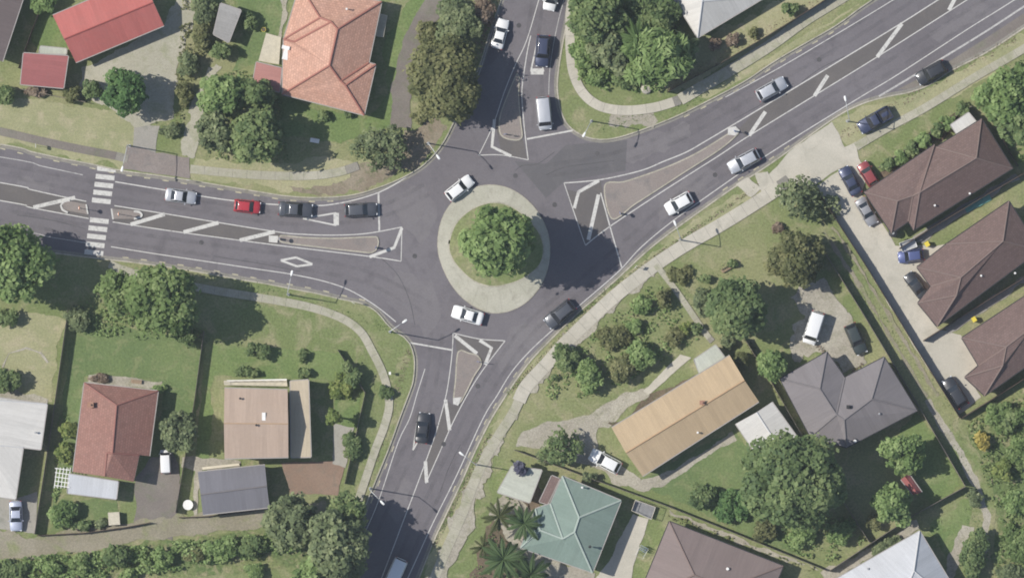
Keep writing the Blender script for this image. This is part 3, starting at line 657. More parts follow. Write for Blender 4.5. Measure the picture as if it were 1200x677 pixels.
def house(name, label, cat, roofv, faces, roofmat_, wallmat='weatherboard', eave=2.5, over=.45, gutter='gutter_grey', cap=None, capw=.22, caps=True, glaze=True, flat=False):
    """roofv: list of (x, y, height); faces index it. The outer loop of the roof gives eaves, gables and walls."""
    V = [P(x, y, z) for x, y, z in roofv]
    cnt = {}
    for f in faces:
        for a, b in zip(f, f[1:] + f[:1]): cnt.setdefault(frozenset((a, b)), []).append((a, b))
    border = {}
    # orient faces upward first
    of = []
    for f in faces:
        nrm = sum(((V[f[i]] - V[f[0]]).cross(V[f[(i + 1)]] - V[f[0]]) for i in range(1, len(f) - 1)), Vector())
        of.append(tuple(f) if nrm.z > 0 else tuple(reversed(f)))
    for f in of:
        for a, b in zip(f, f[1:] + f[:1]):
            if len(cnt[frozenset((a, b))]) == 1: border[a] = b
    start = min(border); loop = [start]; k = border[start]
    while k != start and len(loop) < 99: loop.append(k); k = border[k]
    c = sum((V[i] for i in loop), Vector()) / len(loop)
    root = empty(name, (c.x, c.y, 0)); tag(root, label, cat)
    V = [v - Vector((c.x, c.y, 0)) for v in V]
    low = min(V[i].z for i in loop)
    roof = roof_mesh('roof', V, [list(f) for f in of], roofmat_, root)
    # fascia below every edge, gable infill under sloping edges, soffit
    g = MB(); fa = MB(); gb = MB()
    for i, j in zip(loop, loop[1:] + loop[:1]):
        a, b = V[i], V[j]
        if a.z > low + .25 or b.z > low + .25:
            pts = [a - Vector((0, 0, .03)), b - Vector((0, 0, .03)), Vector((b.x, b.y, low - .2)), Vector((a.x, a.y, low - .2))]
            MB().add(pts, [(0, 3, 2, 1)]).build('gable', M[wallmat], root)
        else:
            MB().add([a - Vector((0, 0, .01)), b - Vector((0, 0, .01)), b - Vector((0, 0, .2)), a - Vector((0, 0, .2))], [(0, 3, 2, 1)]).build('fascia', M['gutter_grey'], roof)
            t = (b - a).normalized(); nr = Vector((t.y, -t.x, 0))
            m = (a + b) / 2 + nr * .065 - Vector((0, 0, .05))
            L = (b - a).length
            if L > .5 and gutter: MB().box(m, (L, .12, .11), math.atan2(t.y, t.x)).build('gutter', M[gutter], roof)
    base = [Vector((V[i].x, V[i].y, 0)) for i in loop]
    # drop collinear / ridge points for the wall line
    wl_ = [p for i, p in enumerate(base) if abs((p - base[i - 1]).normalized().cross((base[(i + 1) % len(base)] - p).normalized()).z) > .08]
    w = inset_poly(wl_, over)
    MB().prism(w, 0, low - .2).build('wall', M[wallmat], root)
    tri = tessellate_polygon([base]); s = []
    for a, b, d in tri:
        if (base[b] - base[a]).cross(base[d] - base[a]).z > 0: b, d = d, b
        s.append((a, b, d))
    obj('soffit', [Vector((p.x, p.y, low - .2)) for p in base], s, M['white'], root)
    if caps:
        for e, us in cnt.items():
            if len(us) == 2:
                a, b = (V[i] for i in e)
                if (b - a).length < .6: continue
                cc = MB().tube([a + Vector((0, 0, .02)), b + Vector((0, 0, .02))], capw / 2, 6)
                cc.build('ridge_cap', cap or roofmat_, roof)
    if glaze:
        door = False
        for a, b in zip(w, w[1:] + w[:1]):
            L = (b - a).length; t = (b - a).normalized(); ang = math.atan2(t.y, t.x); nr = Vector((t.y, -t.x, 0))
            if L < 2.6: continue
            k = max(1, int(L / 3.4))
            for q in range(k):
                p = a + (b - a) * ((q + .5) / k) + nr * .03
                if not door and q == k // 2:
                    d_ = MB().box((0, 0, 0), (.86, .07, 2.0)).build('door', M['door'], root)
                    d_.location = (p.x, p.y, 1.02); d_.rotation_euler = (0, 0, ang)
                    h_ = MB().box((.33, -.06, 0), (.12, .05, .04)).build('handle', M['steel'], d_)
                    door = True
                else:
                    window(root, (p.x, p.y, min(1.55, low * .6)), ang, 1.5 if k > 1 else 1.1, 1.1)
    root['_c'] = 0; del root['_c']
    return root, roof, c
def on_roof(roof, c, name, x, y, z, shape, mat):
    p = P(x, y, z) - Vector((c.x, c.y, 0)); o = shape.build(name, M[mat] if isinstance(mat, str) else mat, roof); o.location = p; return o
def vent(roof, c, x, y, z, mat='white', r=.14): on_roof(roof, c, 'vent_pipe', x, y, z, MB().tube([(0, 0, -.3), (0, 0, .35), (0, 0, .36), (0, 0, .48)], [r * .6, r * .6, r * 1.2, r * .9], 10), mat)
def chimney(roof, c, x, y, z, mat='brick', w=.7, h=1.1):
    s = MB().box((0, 0, h / 2 - .4), (w, w * .8, h + .4)).box((0, 0, h - .1), (w + .12, w * .8 + .12, .12)).tube([(0, 0, h - .1), (0, 0, h + .25)], .12, 10)
    on_roof(roof, c, 'chimney', x, y, z, s, mat)

RM = {
 'red': roofmat('red_metal_roof', (0.385, 0.115, 0.1), 'metal', .06, (0.34, 0.13, 0.115)),
 'pinkred': roofmat('faded_red_roof', (0.3, 0.105, 0.1), 'metal', .06),
 'cream': roofmat('cream_flat_roof', (0.46, 0.39, 0.285), 'metal', .05),
 'salmon': roofmat('salmon_roof', (0.38, 0.185, 0.16), 'metal', .06),
 'pinktile': roofmat('pink_clay_tiles', (0.5, 0.285, 0.205), 'tile', .16, (0.56, 0.36, 0.285)),
 'rusttile': roofmat('brick_red_tiles', (0.26, 0.135, 0.108), 'tile', .08, (0.28, 0.165, 0.135)),
 'brown': roofmat('brown_tiles', (0.152, 0.104, 0.092), 'tile', .08, (0.178, 0.125, 0.112)),
 'brownmetal': roofmat('brown_metal_roof', (0.185, 0.145, 0.135), 'metal', .05, (0.2, 0.165, 0.15)),
 'grey': roofmat('grey_roof', (0.175, 0.16, 0.163), 'metal', .05, (0.19, 0.175, 0.175)),
 'bluegrey': roofmat('blue_grey_roof', (0.15, 0.148, 0.165), 'metal', .05, (0.17, 0.165, 0.18)),
 'tan': roofmat('tan_roof', (0.4, 0.302, 0.19), 'metal', .05, (0.37, 0.285, 0.185)),
 'green': roofmat('green_roof', (0.16, 0.215, 0.182), 'metal', .08, (0.215, 0.265, 0.235)),
 'white': roofmat('white_roof', (0.52, 0.505, 0.475), 'metal', .04, (0.46, 0.445, 0.415)),
 'palegrey': roofmat('pale_grey_roof', (0.46, 0.47, 0.49), 'metal', .04, (0.42, 0.43, 0.45)),
 'beige': roofmat('beige_roof', (0.375, 0.285, 0.222), 'metal', .05, (0.395, 0.31, 0.25)),
 'shedgrey': roofmat('weathered_shed_roof', (0.3, 0.29, 0.275), 'metal', .1, (0.24, 0.23, 0.21)),
 'mossy': roofmat('mossy_pale_sheet', (0.42, 0.43, 0.37), 'metal', .1, (0.33, 0.35, 0.28)),
}
CAP = {k: plain('cap_' + k, c, .7) for k, c in dict(green=(.3, .35, .31), tan=(.4, .27, .16), pink=(.3, .13, .1), brown=(.17, .125, .11), grey=(.16, .148, .15), white=(.5, .5, .5), red=(.3, .08, .07), rust=(.24, .11, .09)).items()}

# brown gable, cut by the left edge
h, rf, c = house('brown_roofed_house', 'brown metal roofed house cut off by the top left edge', 'house',
  [(44,-48,2.6),(4,73,2.6),(-29,61.5,4.2),(11,-59,4.2),(-62,50,2.6),(-22,-70,2.6)], [[0,1,2,3],[2,4,5,3]], RM['brownmetal'], 'weatherboard', cap=CAP['brown'])
vent(rf, c, -2, 50, 2.9)
# red gable
h, rf, c = house('red_roofed_house', 'long bright red metal gable roofed house at the top left', 'house',
  [(63,19,2.7),(77,47,4.1),(90,74,2.7),(193,31,2.7),(181,4,4.1),(167,-25,2.7)], [[0,1,4,5],[1,2,3,4]], RM['red'], 'cream', cap=CAP['red'])
house('red_garage', 'small faded red mono-pitch garage beside the red gable', 'garage',
  [(29,63,2.85),(81,66.5,2.60),(75.5,104,2.60),(25.5,99.5,2.85)], [[0,1,2,3]], RM['pinkred'], 'cream', over=.15, caps=False)
house('glazed_lean_to', 'small grey sheet lean-to above the red garage', 'lean-to',
  [(48.5,55,2.2),(79,58,2.2),(78.5,64,2.1),(47,63,2.1)], [[0,1,2,3]], RM['mossy'], 'wood', over=.1, caps=False, glaze=False)
house('garden_shed', 'small weathered grey garden shed near the top', 'shed',
  [(259.5,5,2.80),(283,13,2.60),(268.5,50.5,2.60),(251,41,2.80)], [[0,1,2,3]], RM['shedgrey'], 'fence_wood', over=.12, caps=False, glaze=False)
# pink tiled hip roof
pv = [(x, y, z + .3) for x, y, z in [(331.5,111,2.5),(427,135.5,2.5),(440.5,76.5,2.55),(432.5,74.5,2.5),(447.5,3,2.5),(352,-16,2.5),(333,47,2.5),  # 0-6 eaves
      (396.5,35.5,4.7),(387,78,4.7),(400,96,3.85),(405.5,101,3.8),(376,22,4.0),(389,27,4.55),(345.5,50,2.75)]]
h, rf, c = house('pink_tiled_house', 'large pink clay tiled hip roofed house at the top', 'house', pv,
  [[0,8,7,12,13,6],[6,13,12,11],[6,11,5],[5,11,12,7,4],[4,7,8,9,3],[3,9,10,2],[2,10,1],[1,10,9,8,0]], RM['pinktile'], 'weatherboard', cap=CAP['pink'], capw=.3)
on_roof(rf, c, 'solar_heater', 336, 63, 2.95, MB().box((0, 0, 0), (.8, 1.9, .12), R(-14)).box((-.05, .75, .2), (1.1, .5, .4), R(-14)), 'white')
vent(rf, c, 407, 12, 4.2); vent(rf, c, 366, 84, 3.6, 'steel')
house('red_lean_to', 'faded red lean-to roof on the pink tiled house', 'lean-to',
  [(301,73.5,2.3),(330.5,80.5,2.4),(328,108.5,2.4),(296.5,99.5,2.3)], [[0,1,2,3]], RM['salmon'], 'cream', over=.15, caps=False, glaze=False)
def deck(name, label, pts, z, mat, rail=False, cat='deck', boards=True):
    q = px(pts); c = sum(q, Vector()) / len(q); o = empty(name, (c.x, c.y, 0)); tag(o, label, cat)
    q = [p - c for p in q]
    if poly_area(q) < 0: q.reverse()
    MB().prism(q, z - .12, z).build('platform', M[mat], o)
    for p in inset_poly(q, .12): MB().tube([(p.x, p.y, 0), (p.x, p.y, z - .12)], .06, 6).build('post', M['wood'], o)
    if rail:
        for a, b in zip(q, q[1:] + q[:1]):
            MB().tube([(a.x, a.y, z + .95), (b.x, b.y, z + .95)], .035, 6).build('rail', M['cream'], o)
            k = max(2, int((b - a).length / 1.2)); bb = MB()
            for j in range(k):
                p = a.lerp(b, j / k); bb.tube([(p.x, p.y, z), (p.x, p.y, z + .95)], .025, 5)
            bb.build('balusters', M['cream'], o)
    return o
M['deck_pale'] = plain('pale_deck', (0.46, 0.42, 0.33), .9, var=.15, scale=2)
M['deck_grey'] = plain('grey_deck', (0.2, 0.2, 0.2), .9, var=.15, scale=2)
deck('timber_deck', 'pale beige deck on the side of the pink tiled house', [(312,39),(329.5,44),(327,76),(303,71.5)], .5, 'deck_pale')
deck('porch_step', 'small pale porch at the right side of pink tiled house', [(446,17),(454,19),(449.5,44),(441,43)], .7, 'deck_pale', True, 'porch')
# white hip, cut by the top edge
h, rf, c = house('white_roofed_house', 'white metal hip roofed house cut off by the top edge', 'house',
  [(817,45,2.7),(898,-3.5,2.7),(838,-98,2.7),(758,-51,2.7),(822,3,4.9),(833,-44,4.9)], [[0,1,4],[1,2,5,4],[2,3,5],[3,0,4,5]], RM['white'], 'weatherboard', cap=CAP['white'])
# three brown tiled units
def brown_unit(label, v, f, vents):
    h, rf, c = house('brown_tiled_unit', label, 'house', v, f, RM['brown'], 'brick', gutter='trim', cap=CAP['brown'])
    for a in vents: vent(rf, c, *a)
    return h
brown_unit('brown tiled unit nearest the road beside the maroon hatchback',
  [(1149,140,2.85),(1185,197.5,2.85),(1069.5,269.5,2.85),(1063.5,259.5,2.85),(1043.5,273,2.85),(1012,225.5,2.85),(1094,170,2.85),(1096,173,2.85),
   (1142,186,4.95),(1076,226,4.95),(1050,236,4.45),(1068,230,4.45)],
  [[0,8,1],[1,8,9,2],[2,9,11,3],[3,11,10,4],[4,10,5],[5,10,11,9,6],[6,9,8,7],[7,8,0]],
  [(1094,241,3.4),(1135,227,3.0)])
brown_unit('middle brown tiled unit beside the parked blue hatchback',
  [(1181,236,2.85),(1217,293,2.85),(1097,382,2.85),(1074.5,355,2.85),(1089.5,335.5,2.85),(1073.5,313,2.85),(1108,286,2.85),
   (1173,283,5.05),(1124,325,4.85),(1119,346,4.25)],
  [[0,7,1],[1,7,8,9,2],[2,9,3],[3,9,8,4],[4,8,5],[5,8,7,6],[6,7,0]],
  [(1126,300,3.4),(1148,323,3.7),(1188,320,2.9)])
brown_unit('lowest brown tiled unit at the right edge',
  [(1216,336,2.85),(1252,393,2.85),(1152.5,463,2.85),(1129.5,441.5,2.85),(1145.5,428,2.85),(1126,395.5,2.85),
   (1208,382,5.05),(1177,406,4.75),(1173,428,4.25)],
  [[0,6,1],[1,6,7,8,2],[2,8,3],[3,8,7,4],[4,7,5],[5,7,6,0]],
  [(1180,386,3.3)])
house('white_patio_roof', 'small white patio roof on the roadside brown unit', 'patio roof',
  [(1113,147,2.3),(1134,132.5,2.3),(1144,144.5,2.4),(1121,158.5,2.4)], [[0,1,2,3]], RM['white'], 'brick', over=.2, caps=False, glaze=False)
# grey hip
h, rf, c = house('grey_roofed_house', 'grey metal hipped house with two wings beside the white van', 'house',
  [(913.5,443.5,2.90),(968,412,2.90),(989,442,2.90),(1035,418,2.90),(1073.5,480.5,2.90),(991,523.5,2.90),(949,511,2.90),
   (959.5,455,4.30),(979,485,4.30),(988,491,4.50),(1020,467,4.50)],
  [[0,7,1],[0,6,8,7],[1,7,8,2],[2,8,9,10,3],[3,10,4],[4,10,9,5],[5,9,8,6]], RM['grey'], 'weatherboard', gutter='trim', cap=CAP['grey'])
chimney(rf, c, 993, 476, 4.0, 'trim', .5, .7); vent(rf, c, 1001, 516, 3.0, 'white', .2); vent(rf, c, 1029, 484, 3.6, 'steel')
# tan gable
h, rf, c = house('tan_roofed_house', 'long tan metal gable roofed house', 'house',
  [(716.5,500.5,3.10),(733,529.5,4.15),(752.5,557,3.10),(888.5,470,3.10),(871.5,445,4.15),(854.5,416,3.10)], [[0,1,4,5],[1,2,3,4]], RM['tan'], 'weatherboard', cap=CAP['tan'])
chimney(rf, c, 822, 471, 4.0, 'brick', .6, .6); vent(rf, c, 817, 506, 3.45)
house('white_lean_to', 'white mossy lean-to roof at the end of the tan roof', 'lean-to',
  [(813,421,2.3),(838,404,2.3),(848.5,418,2.45),(819,436.5,2.45)], [[0,1,2,3]], RM['mossy'], 'weatherboard', over=.15, caps=False, glaze=False)
house('white_carport', 'white gabled carport roof beside the large dark tree', 'carport',
  [(861.5,496,2.4),(886,482.5,3.0),(904,470.5,2.4),(933.5,511.5,2.4),(914,526,3.0),(895.5,546,2.4)], [[0,1,4,5],[1,2,3,4]], RM['white'], 'weatherboard', over=.2, cap=CAP['white'], glaze=False)
# green hip
h, rf, c = house('green_roofed_house', 'sage green metal hip roofed house with pale ridges', 'house',
  [(659,557,3.2),(727.5,585.5,3.2),(694,669.5,3.2),(610,640.5,3.2),(627.5,595,3.2),(645,589,3.2),
   (678.5,605,4.5),(673,622,4.5),(659.5,630,4.25),(633,620,3.7)],
  [[0,6,1],[1,6,7,2],[2,7,8,9,3],[3,9,4],[4,9,8,5],[5,8,7,6,0]], RM['green'], 'weatherboard', cap=CAP['green'], capw=.3)
vent(rf, c, 691, 639, 4.4, 'trim', .18); vent(rf, c, 682, 570, 3.8, 'white')
house('brown_lean_to', 'narrow brown lean-to on the green roofed house', 'lean-to',
  [(646.5,556.5,2.5),(655.5,560,2.7),(641.5,590,2.7),(632,587,2.5)], [[0,1,2,3]], RM['brown'], 'weatherboard', over=.1, caps=False, glaze=False)
house('flat_carport', 'pale flat carport roof beneath the purple leaved tree', 'carport',
  [(583,576,2.4),(600,545.5,2.4),(635,550,2.5),(620.5,588,2.5)], [[0,1,2,3]], RM['mossy'], 'weatherboard', over=.2, caps=False, glaze=False)
# shaded brown roof, cut by the bottom edge
h, rf, c = house('wide_brown_house', 'wide grey brown metal roofed house cut off by the bottom edge', 'house',
  [(784,610,2.7),(917,662,2.7),(880,752,2.7),(747,700,2.7),(813,672,4.6),(850,687,4.6)], [[0,4,5,1],[1,5,2],[2,5,4,3],[3,4,0]], RM['brownmetal'], 'weatherboard', gutter='trim', cap=CAP['brown'])
vent(rf, c, 852, 665, 3.6, 'white', .2)
deck('grey_deck', 'small grey deck with white rail beside the wide brown roof', [(740,597.5),(744.5,585),(768,593.5),(763,608)], .7, 'deck_grey', True)
# pale hip, cut by the bottom edge
h, rf, c = house('pale_roofed_house', 'pale grey metal hip roofed house cut off at the bottom right', 'house',
  [(1076.5,621,2.9),(1140,726,2.9),(1030,790,2.9),(966,684.5,2.9),(1069,667,5.1),(1037,745,5.1)], [[0,4,1],[1,4,5,2],[2,5,3],[3,5,4,0]], RM['palegrey'], 'weatherboard', cap=CAP['white'])
vent(rf, c, 1016, 665, 3.2, 'steel')
# white L-shaped, cut by the left edge
h, rf, c = house('white_roofed_house', 'white low metal roofed house cut off by the left edge', 'house',
  [(56.5,473,2.8),(49,526,2.8),(28.5,523.5,2.9),(19.5,584,2.9),(-42,575,2.9),(-26,462,2.9),(-7,468,3.3),(-12,520,3.3)], [[0,1,2,7,6],[2,3,4,7],[4,5,6,7],[5,0,6]], RM['white'], 'weatherboard', cap=CAP['white'], capw=.15)
vent(rf, c, 43, 506, 2.95, 'steel')
# brick red tiles
h, rf, c = house('brick_red_house', 'brick red tiled house with chimney beside the white van', 'house',
  [(100,448,2.6),(186,457.5,2.6),(176,533.5,2.6),(164.5,532.5,3.12),(158,563.5,3.3),(124.5,557,4.3),(86.5,552,2.6),
   (138.5,474,4.6),(133.5,530,4.6),(127,529.5,4.3)],
  [[0,7,1],[1,7,8,3,2],[3,8,9,5,4],[5,9,8,7,0,6]], RM['rusttile'], 'weatherboard', cap=CAP['rust'], capw=.25)
chimney(rf, c, 107.5, 473.5, 2.9, 'brick', .8, 1.2)
house('white_patio_roof', 'white flat patio roof on the brick red house', 'patio roof',
  [(81.5,554.5,2.35),(139.5,563.5,2.35),(137,584,2.2),(80,577,2.2)], [[0,1,2,3]], RM['palegrey'], 'weatherboard', over=.2, caps=False, glaze=False)
# beige gable over a lower cream storey
h, rf, c = house('beige_roofed_house', 'two storey house with plain beige gable roof', 'house',
  [(264.5,454,5.10),(264,495,6.00),(264.5,536,5.10),(339,534.5,5.10),(339,495.5,6.00),(338,456,5.10)], [[0,1,4,5],[1,2,3,4]], RM['beige'], 'cream', over=.3, cap=CAP['tan'], capw=.12)
vent(rf, c, 283, 466, 5.4, 'trim'); vent(rf, c, 302, 497, 5.9, 'trim')
on_roof(rf, c, 'skylight', 310.5, 487, 5.85, MB().box((0, 0, 0), (.5, 1.1, .16)), 'white')
house('cream_flat_roof', 'cream flat lower roof along the beige gabled house', 'flat roof',
  [(341,446,3.40),(362,444.5,3.40),(365,534.5,3.40),(342,535,3.40)], [[0,1,2,3]], RM['cream'], 'cream', over=.12, caps=False)
deck('pale_deck', 'narrow pale deck above the beige gabled house', [(263,446),(336,445.5),(337,452),(263.5,450.5)], .6, 'deck_pale', True)
h, rf, c = house('blue_grey_garage', 'blue grey gabled garage roof below the beige house', 'garage',
  [(232.5,552.5,2.5),(236,578.5,3.3),(238.5,602,2.5),(316.5,593.5,2.5),(313.5,568.5,3.3),(311,544,2.5)], [[0,1,4,5],[1,2,3,4]], RM['bluegrey'], 'weatherboard', over=.25, cap=CAP['grey'])
deck('white_walkway', 'narrow white walkway along the blue grey garage', [(237,547),(280,542.5),(281,545),(237.5,550)], .35, 'cream', cat='walkway')
house('red_shed', 'tiny red gabled garden shed between two trees', 'shed',
  [(1055,561,1.9),(1059.5,557.5,2.4),(1064,554,1.9),(1079.5,576,1.9),(1075,577.5,2.4),(1069,578.5,1.9)], [[0,1,4,5],[1,2,3,4]], RM['pinkred'], 'fence_wood', over=.1, cap=CAP['red'], capw=.1, glaze=False)
# white lattice pergola
o = empty('lattice_pergola', P(74, 559)); tag(o, 'white lattice pergola left of the brick red house', 'pergola')
for k in range(5): MB().box((-.95 + k * .475, 0, 2.25), (.1, 2.9, .08), R(-8)).build('rafter', M['white'], o)
for k in range(5): MB().box((0, -1.2 + k * .6, 2.34), (2.1, .1, .08), R(-8)).build('batten', M['white'], o)
for sx in (-1, 1):
    for sy in (-1, 1): MB().box((sx * .85, sy * 1.25, 1.1), (.1, .1, 2.2)).build('post', M['white'], o)
# ================================================================== FENCES
_fm = {}
def fence(label, pts, h=1.5, mat='fence_wood', wall=False):
    q = px(pts); o = empty('fence' if not wall else 'garden_wall', q[0]); tag(o, label, 'fence' if not wall else 'wall')
    c0 = q[0]
    for a, b in zip(q, q[1:]):
        L = (b - a).length; k = max(1, round(L / 2.1)); d = (b - a) / k; w = d.length; ang = math.atan2(d.y, d.x)
        key = (round(w, 2), h, mat, wall)
        if key not in _fm:
            m = MB()
            if wall: m.box((0, 0, h / 2), (w - .01, .16, h)); m.box((0, 0, h + .03), (w - .01, .22, .06))
            else:
                nb = max(4, int(w / .19)); bw = (w - .1) / nb; r_ = random.Random(3)
                for j in range(nb): m.box((-w / 2 + .05 + bw * (j + .5), r_.uniform(-.006, .006), h / 2 + .03), (bw - .012, .03, h - .06 + r_.uniform(-.03, .03)))
                for zz in (.3, h - .25): m.box((0, .045, zz), (w - .1, .05, .1))
            pm = MB().box((0, 0, (h + .08) / 2), (.1, .1, h + .08))
            _fm[key] = (mesh('panel', m.v, m.f, M[mat]), mesh('post', pm.v, pm.f, M[mat]))
        pm, po = _fm[key]
        for j in range(k):
            e = link(bpy.data.objects.new('panel', pm), o); e.location = a + d * (j + .5) - c0; e.rotation_euler = (0, 0, ang)
            e = link(bpy.data.objects.new('post', po), o); e.location = a + d * j - c0; e.rotation_euler = (0, 0, ang)
        e = link(bpy.data.objects.new('post', po), o); e.location = b - c0; e.rotation_euler = (0, 0, ang)
    return o
fence('board fence between the dry back lawn and the brick red house', [(80,364),(62,490),(41,625)], 1.7)
fence('board fence between the brick red and beige roofed houses', [(239,388),(228,470),(206,600)], 1.6)
fence('board fence around the corner lawn of the beige house', [(396,410),(428,460),(417,510),(404,566)], 1.4)
fence('long board fence on the left side of the grass lane', [(955,278),(1010,366),(1075,474),(1130,568)], 1.7)
fence('long board fence on the right side of the grass lane', [(955,220),(1014,311),(1071,404),(1124,489)], 1.6, 'fence_dark')
fence('board fence between the grey hipped roof and pale metal roof', [(1130,570),(1072,602),(1020,636),(972,668)], 1.6)
fence('board fence dividing the large dark tree from the grey hipped house', [(872,396),(905,450),(950,528),(990,590),(1018,634)], 1.5)
fence('long board fence behind the green roofed house', [(603,527),(680,556),(780,592),(880,632),(968,668)], 1.5)
fence('board fence between the two upper brown tiled units', [(1054,291),(1095,265),(1150,232),(1200,203)], 1.5, 'fence_dark')
fence('board fence between the two lower brown tiled units', [(1082,399),(1115,378),(1160,350),(1215,316)], 1.5, 'fence_dark')
fence('board fence below the lowest brown tiled unit', [(1126,490),(1160,469),(1215,434)], 1.5, 'fence_dark')
fence('board fence along the road below the white roofed house', [(782,108),(840,77),(900,42),(955,8),(985,-12)], 1.6, 'fence_dark')
fence('board fence behind the roadside brown unit and leafy trees', [(1140,107),(1168,152),(1192,195)], 1.6, 'fence_dark')
fence('roadside board fence in front of the brown units', [(1030,196),(1060,176),(1100,150),(1138,125)], 1.3)
fence('low board fence above the long bottom access drive', [(44,627),(100,624),(150,617),(176,612)], 1.0, 'fence_dark')
fence('low board fence below the blue grey garage', [(210,606),(240,605),(300,598)], .8, 'fence_dark')
fence('short board fence left of the red gabled roof', [(52,0),(38,36),(22,80)], 1.6, 'fence_dark')
fence('low plastered garden wall beside the beige house', [(266,446),(336,444.5)], .6, 'white', True)
fence('low board fence along the top of the red garage yard', [(20,104),(60,112),(100,120)], 1.2)

# ================================================================== STREET LAMPS AND SIGNS
def street_lamp(label, base, head, h=7.6, arm=True):
    b = P(*base); hd = P(*head) - b; o = empty('street_lamp', b); tag(o, label, 'street lamp', 'street lamps round the junction')
    MB().tube([(0, 0, 0), (0, 0, .08)], .22, 10).build('base_plate', M['steel'], o)
    MB().tube([(0, 0, .05), (0, 0, 1.2), (0, 0, h * .93)], [.11, .09, .06], 10).build('pole', M['steel'], o, True)
    u = hd.normalized()
    pts = [Vector((0, 0, h * .92))] + [Vector((hd.x * t, hd.y * t, h * .92 + h * .08 * math.sin(t * math.pi / 2))) for t in (.15, .35, .6, .85)]
    MB().tube(pts, [.06, .055, .05, .045, .04], 8).build('arm', M['steel'], o, True)
    ang = math.atan2(u.y, u.x); e = Vector((hd.x, hd.y, h))
    hm = MB(); vs = []
    for x, w, t in ((-.42, .07, .05), (-.2, .15, .1), (.15, .17, .12), (.38, .12, .06)):
        vs += [(x, -w, 0), (x, w, 0), (x, w * .6, t), (x, -w * .6, t)]
    f = [(i * 4 + k, i * 4 + (k + 1) % 4, i * 4 + 4 + (k + 1) % 4, i * 4 + 4 + k) for i in range(3) for k in range(4)] + [(3, 2, 1, 0), (12, 13, 14, 15)]
    hm.add(vs, f); k = hm.build('lamp_head', M['lamp_white'], o); k.location = e; k.rotation_euler = (0, 0, ang)
    l_ = MB().box((.02, 0, -.02), (.5, .22, .03)).build('lens', M['headlamp'], k)
street_lamp('street lamp on the south-west corner grass by the limit line', (457,388.5), (475,376))
street_lamp('street lamp beside the painted diamond on the west arm', (338,345), (343.5,320))
street_lamp('street lamp leaning over the south arm from the left', (434,572), (449,587))
street_lamp('street lamp on the right verge of the south arm', (559,544), (541,530))
street_lamp('street lamp on the north-east corner grass', (693,142), (684,159))
street_lamp('street lamp beside the parked dark pickup', (993,142), (988,117))
street_lamp('street lamp on the bare ground near the olive tree', (502,168), (514,185))
street_lamp('street lamp on the wide footpath near the white hatchback', (797,281), (790,262), 6.5)
street_lamp('street lamp beside the zebra crossing', (152,171), (146,199))
def sign(label, at, h=2.1, kind='keep', rz=0, name='traffic_sign'):
    b = P(at[0], at[1], 0.0); o = empty(name, b, rz); tag(o, label, 'sign')
    MB().tube([(0, 0, -.1), (0, 0, h)], .035, 8).build('post', M['steel'], o)
    if kind == 'keep':
        n = 20; r = .32
        pts = [(0, r * math.cos(2 * math.pi * k / n), h - .35 + r * math.sin(2 * math.pi * k / n)) for k in range(n)]
        bd = MB().add([(.05, y, z) for _, y, z in pts] + [(.075, y, z) for _, y, z in pts], [tuple(range(n)), tuple(reversed(range(n, 2 * n)))] + [(k, k + n, (k + 1) % n + n, (k + 1) % n) for k in range(n)]).build('board', M['sign_blue'], o)
        m = Matrix.Rotation(R(-45), 4, 'X')
        a = MB().box((.079, 0, h - .33), (.006, .07, .34), M=m)
        tip = [(.079, .18, h - .53), (.079, .18, h - .36), (.079, .02, h - .53)]
        a.add(tip + [(.083, y, z) for _, y, z in tip], [(0, 1, 2), (5, 4, 3), (0, 3, 4, 1), (1, 4, 5, 2), (2, 5, 3, 0)])
        a.build('arrow', M['sign_white'], bd)
        MB().box((.06, 0, .55), (.03, .3, .8)).build('marker_board', M['sign_white'], o)
    elif kind == 'beacon':
        for k in range(4): MB().tube([(0, 0, .1 + k * .5), (0, 0, .35 + k * .5)], .05, 10).build('band', M['sign_white'], o)
        n = 20; r = .3
        MB().tube([(-.02, 0, h + .25), (.02, 0, h + .25)], r, 20).build('disc', M['orange_disc'], o)
        MB().tube([(0, 0, h - .05), (0, 0, h + .02)], .16, 10).build('lamp_head', M['lamp_white'], o)
    else:
        MB().box((.05, 0, h - .3), (.03, .55, .55)).build('board', M['sign_white'], o)
    return o
sign('keep left sign on the nose of the west traffic island', (440,290), rz=R(-10))
sign('keep left sign at the far west end of the long island', (328,280), rz=R(175))
sign('keep left sign on the north arm traffic island', (592,157), rz=R(-80))
sign('keep left sign at the roundabout end of the north-east island', (727,250), rz=R(200))
sign('keep left sign on the white nose of the north-east island', (860,154), rz=R(30))
sign('keep left sign on the south arm wedge island', (561,424), rz=R(80))
sign('zebra crossing beacon on the left refuge', (94,244), 2.6, 'beacon')
sign('zebra crossing beacon on the right refuge', (140,251), 2.6, 'beacon')
sign('small white sign on the footpath opposite the tree shadow', (745,313), 2.0, 'plain', R(140))
sign('small white sign at the vehicle crossing by the zebra', (221,211), 1.9, 'plain', R(-90))
sign('small white sign on the left verge before the zebra', (43,171), 2.2, 'plain', R(180))
sign('white direction board on the roundabout grass', (543,272), 1.4, 'plain', R(180))
sign('white sign at the kerb by the painted diamond', (414,355), 2.2, 'plain', R(60))

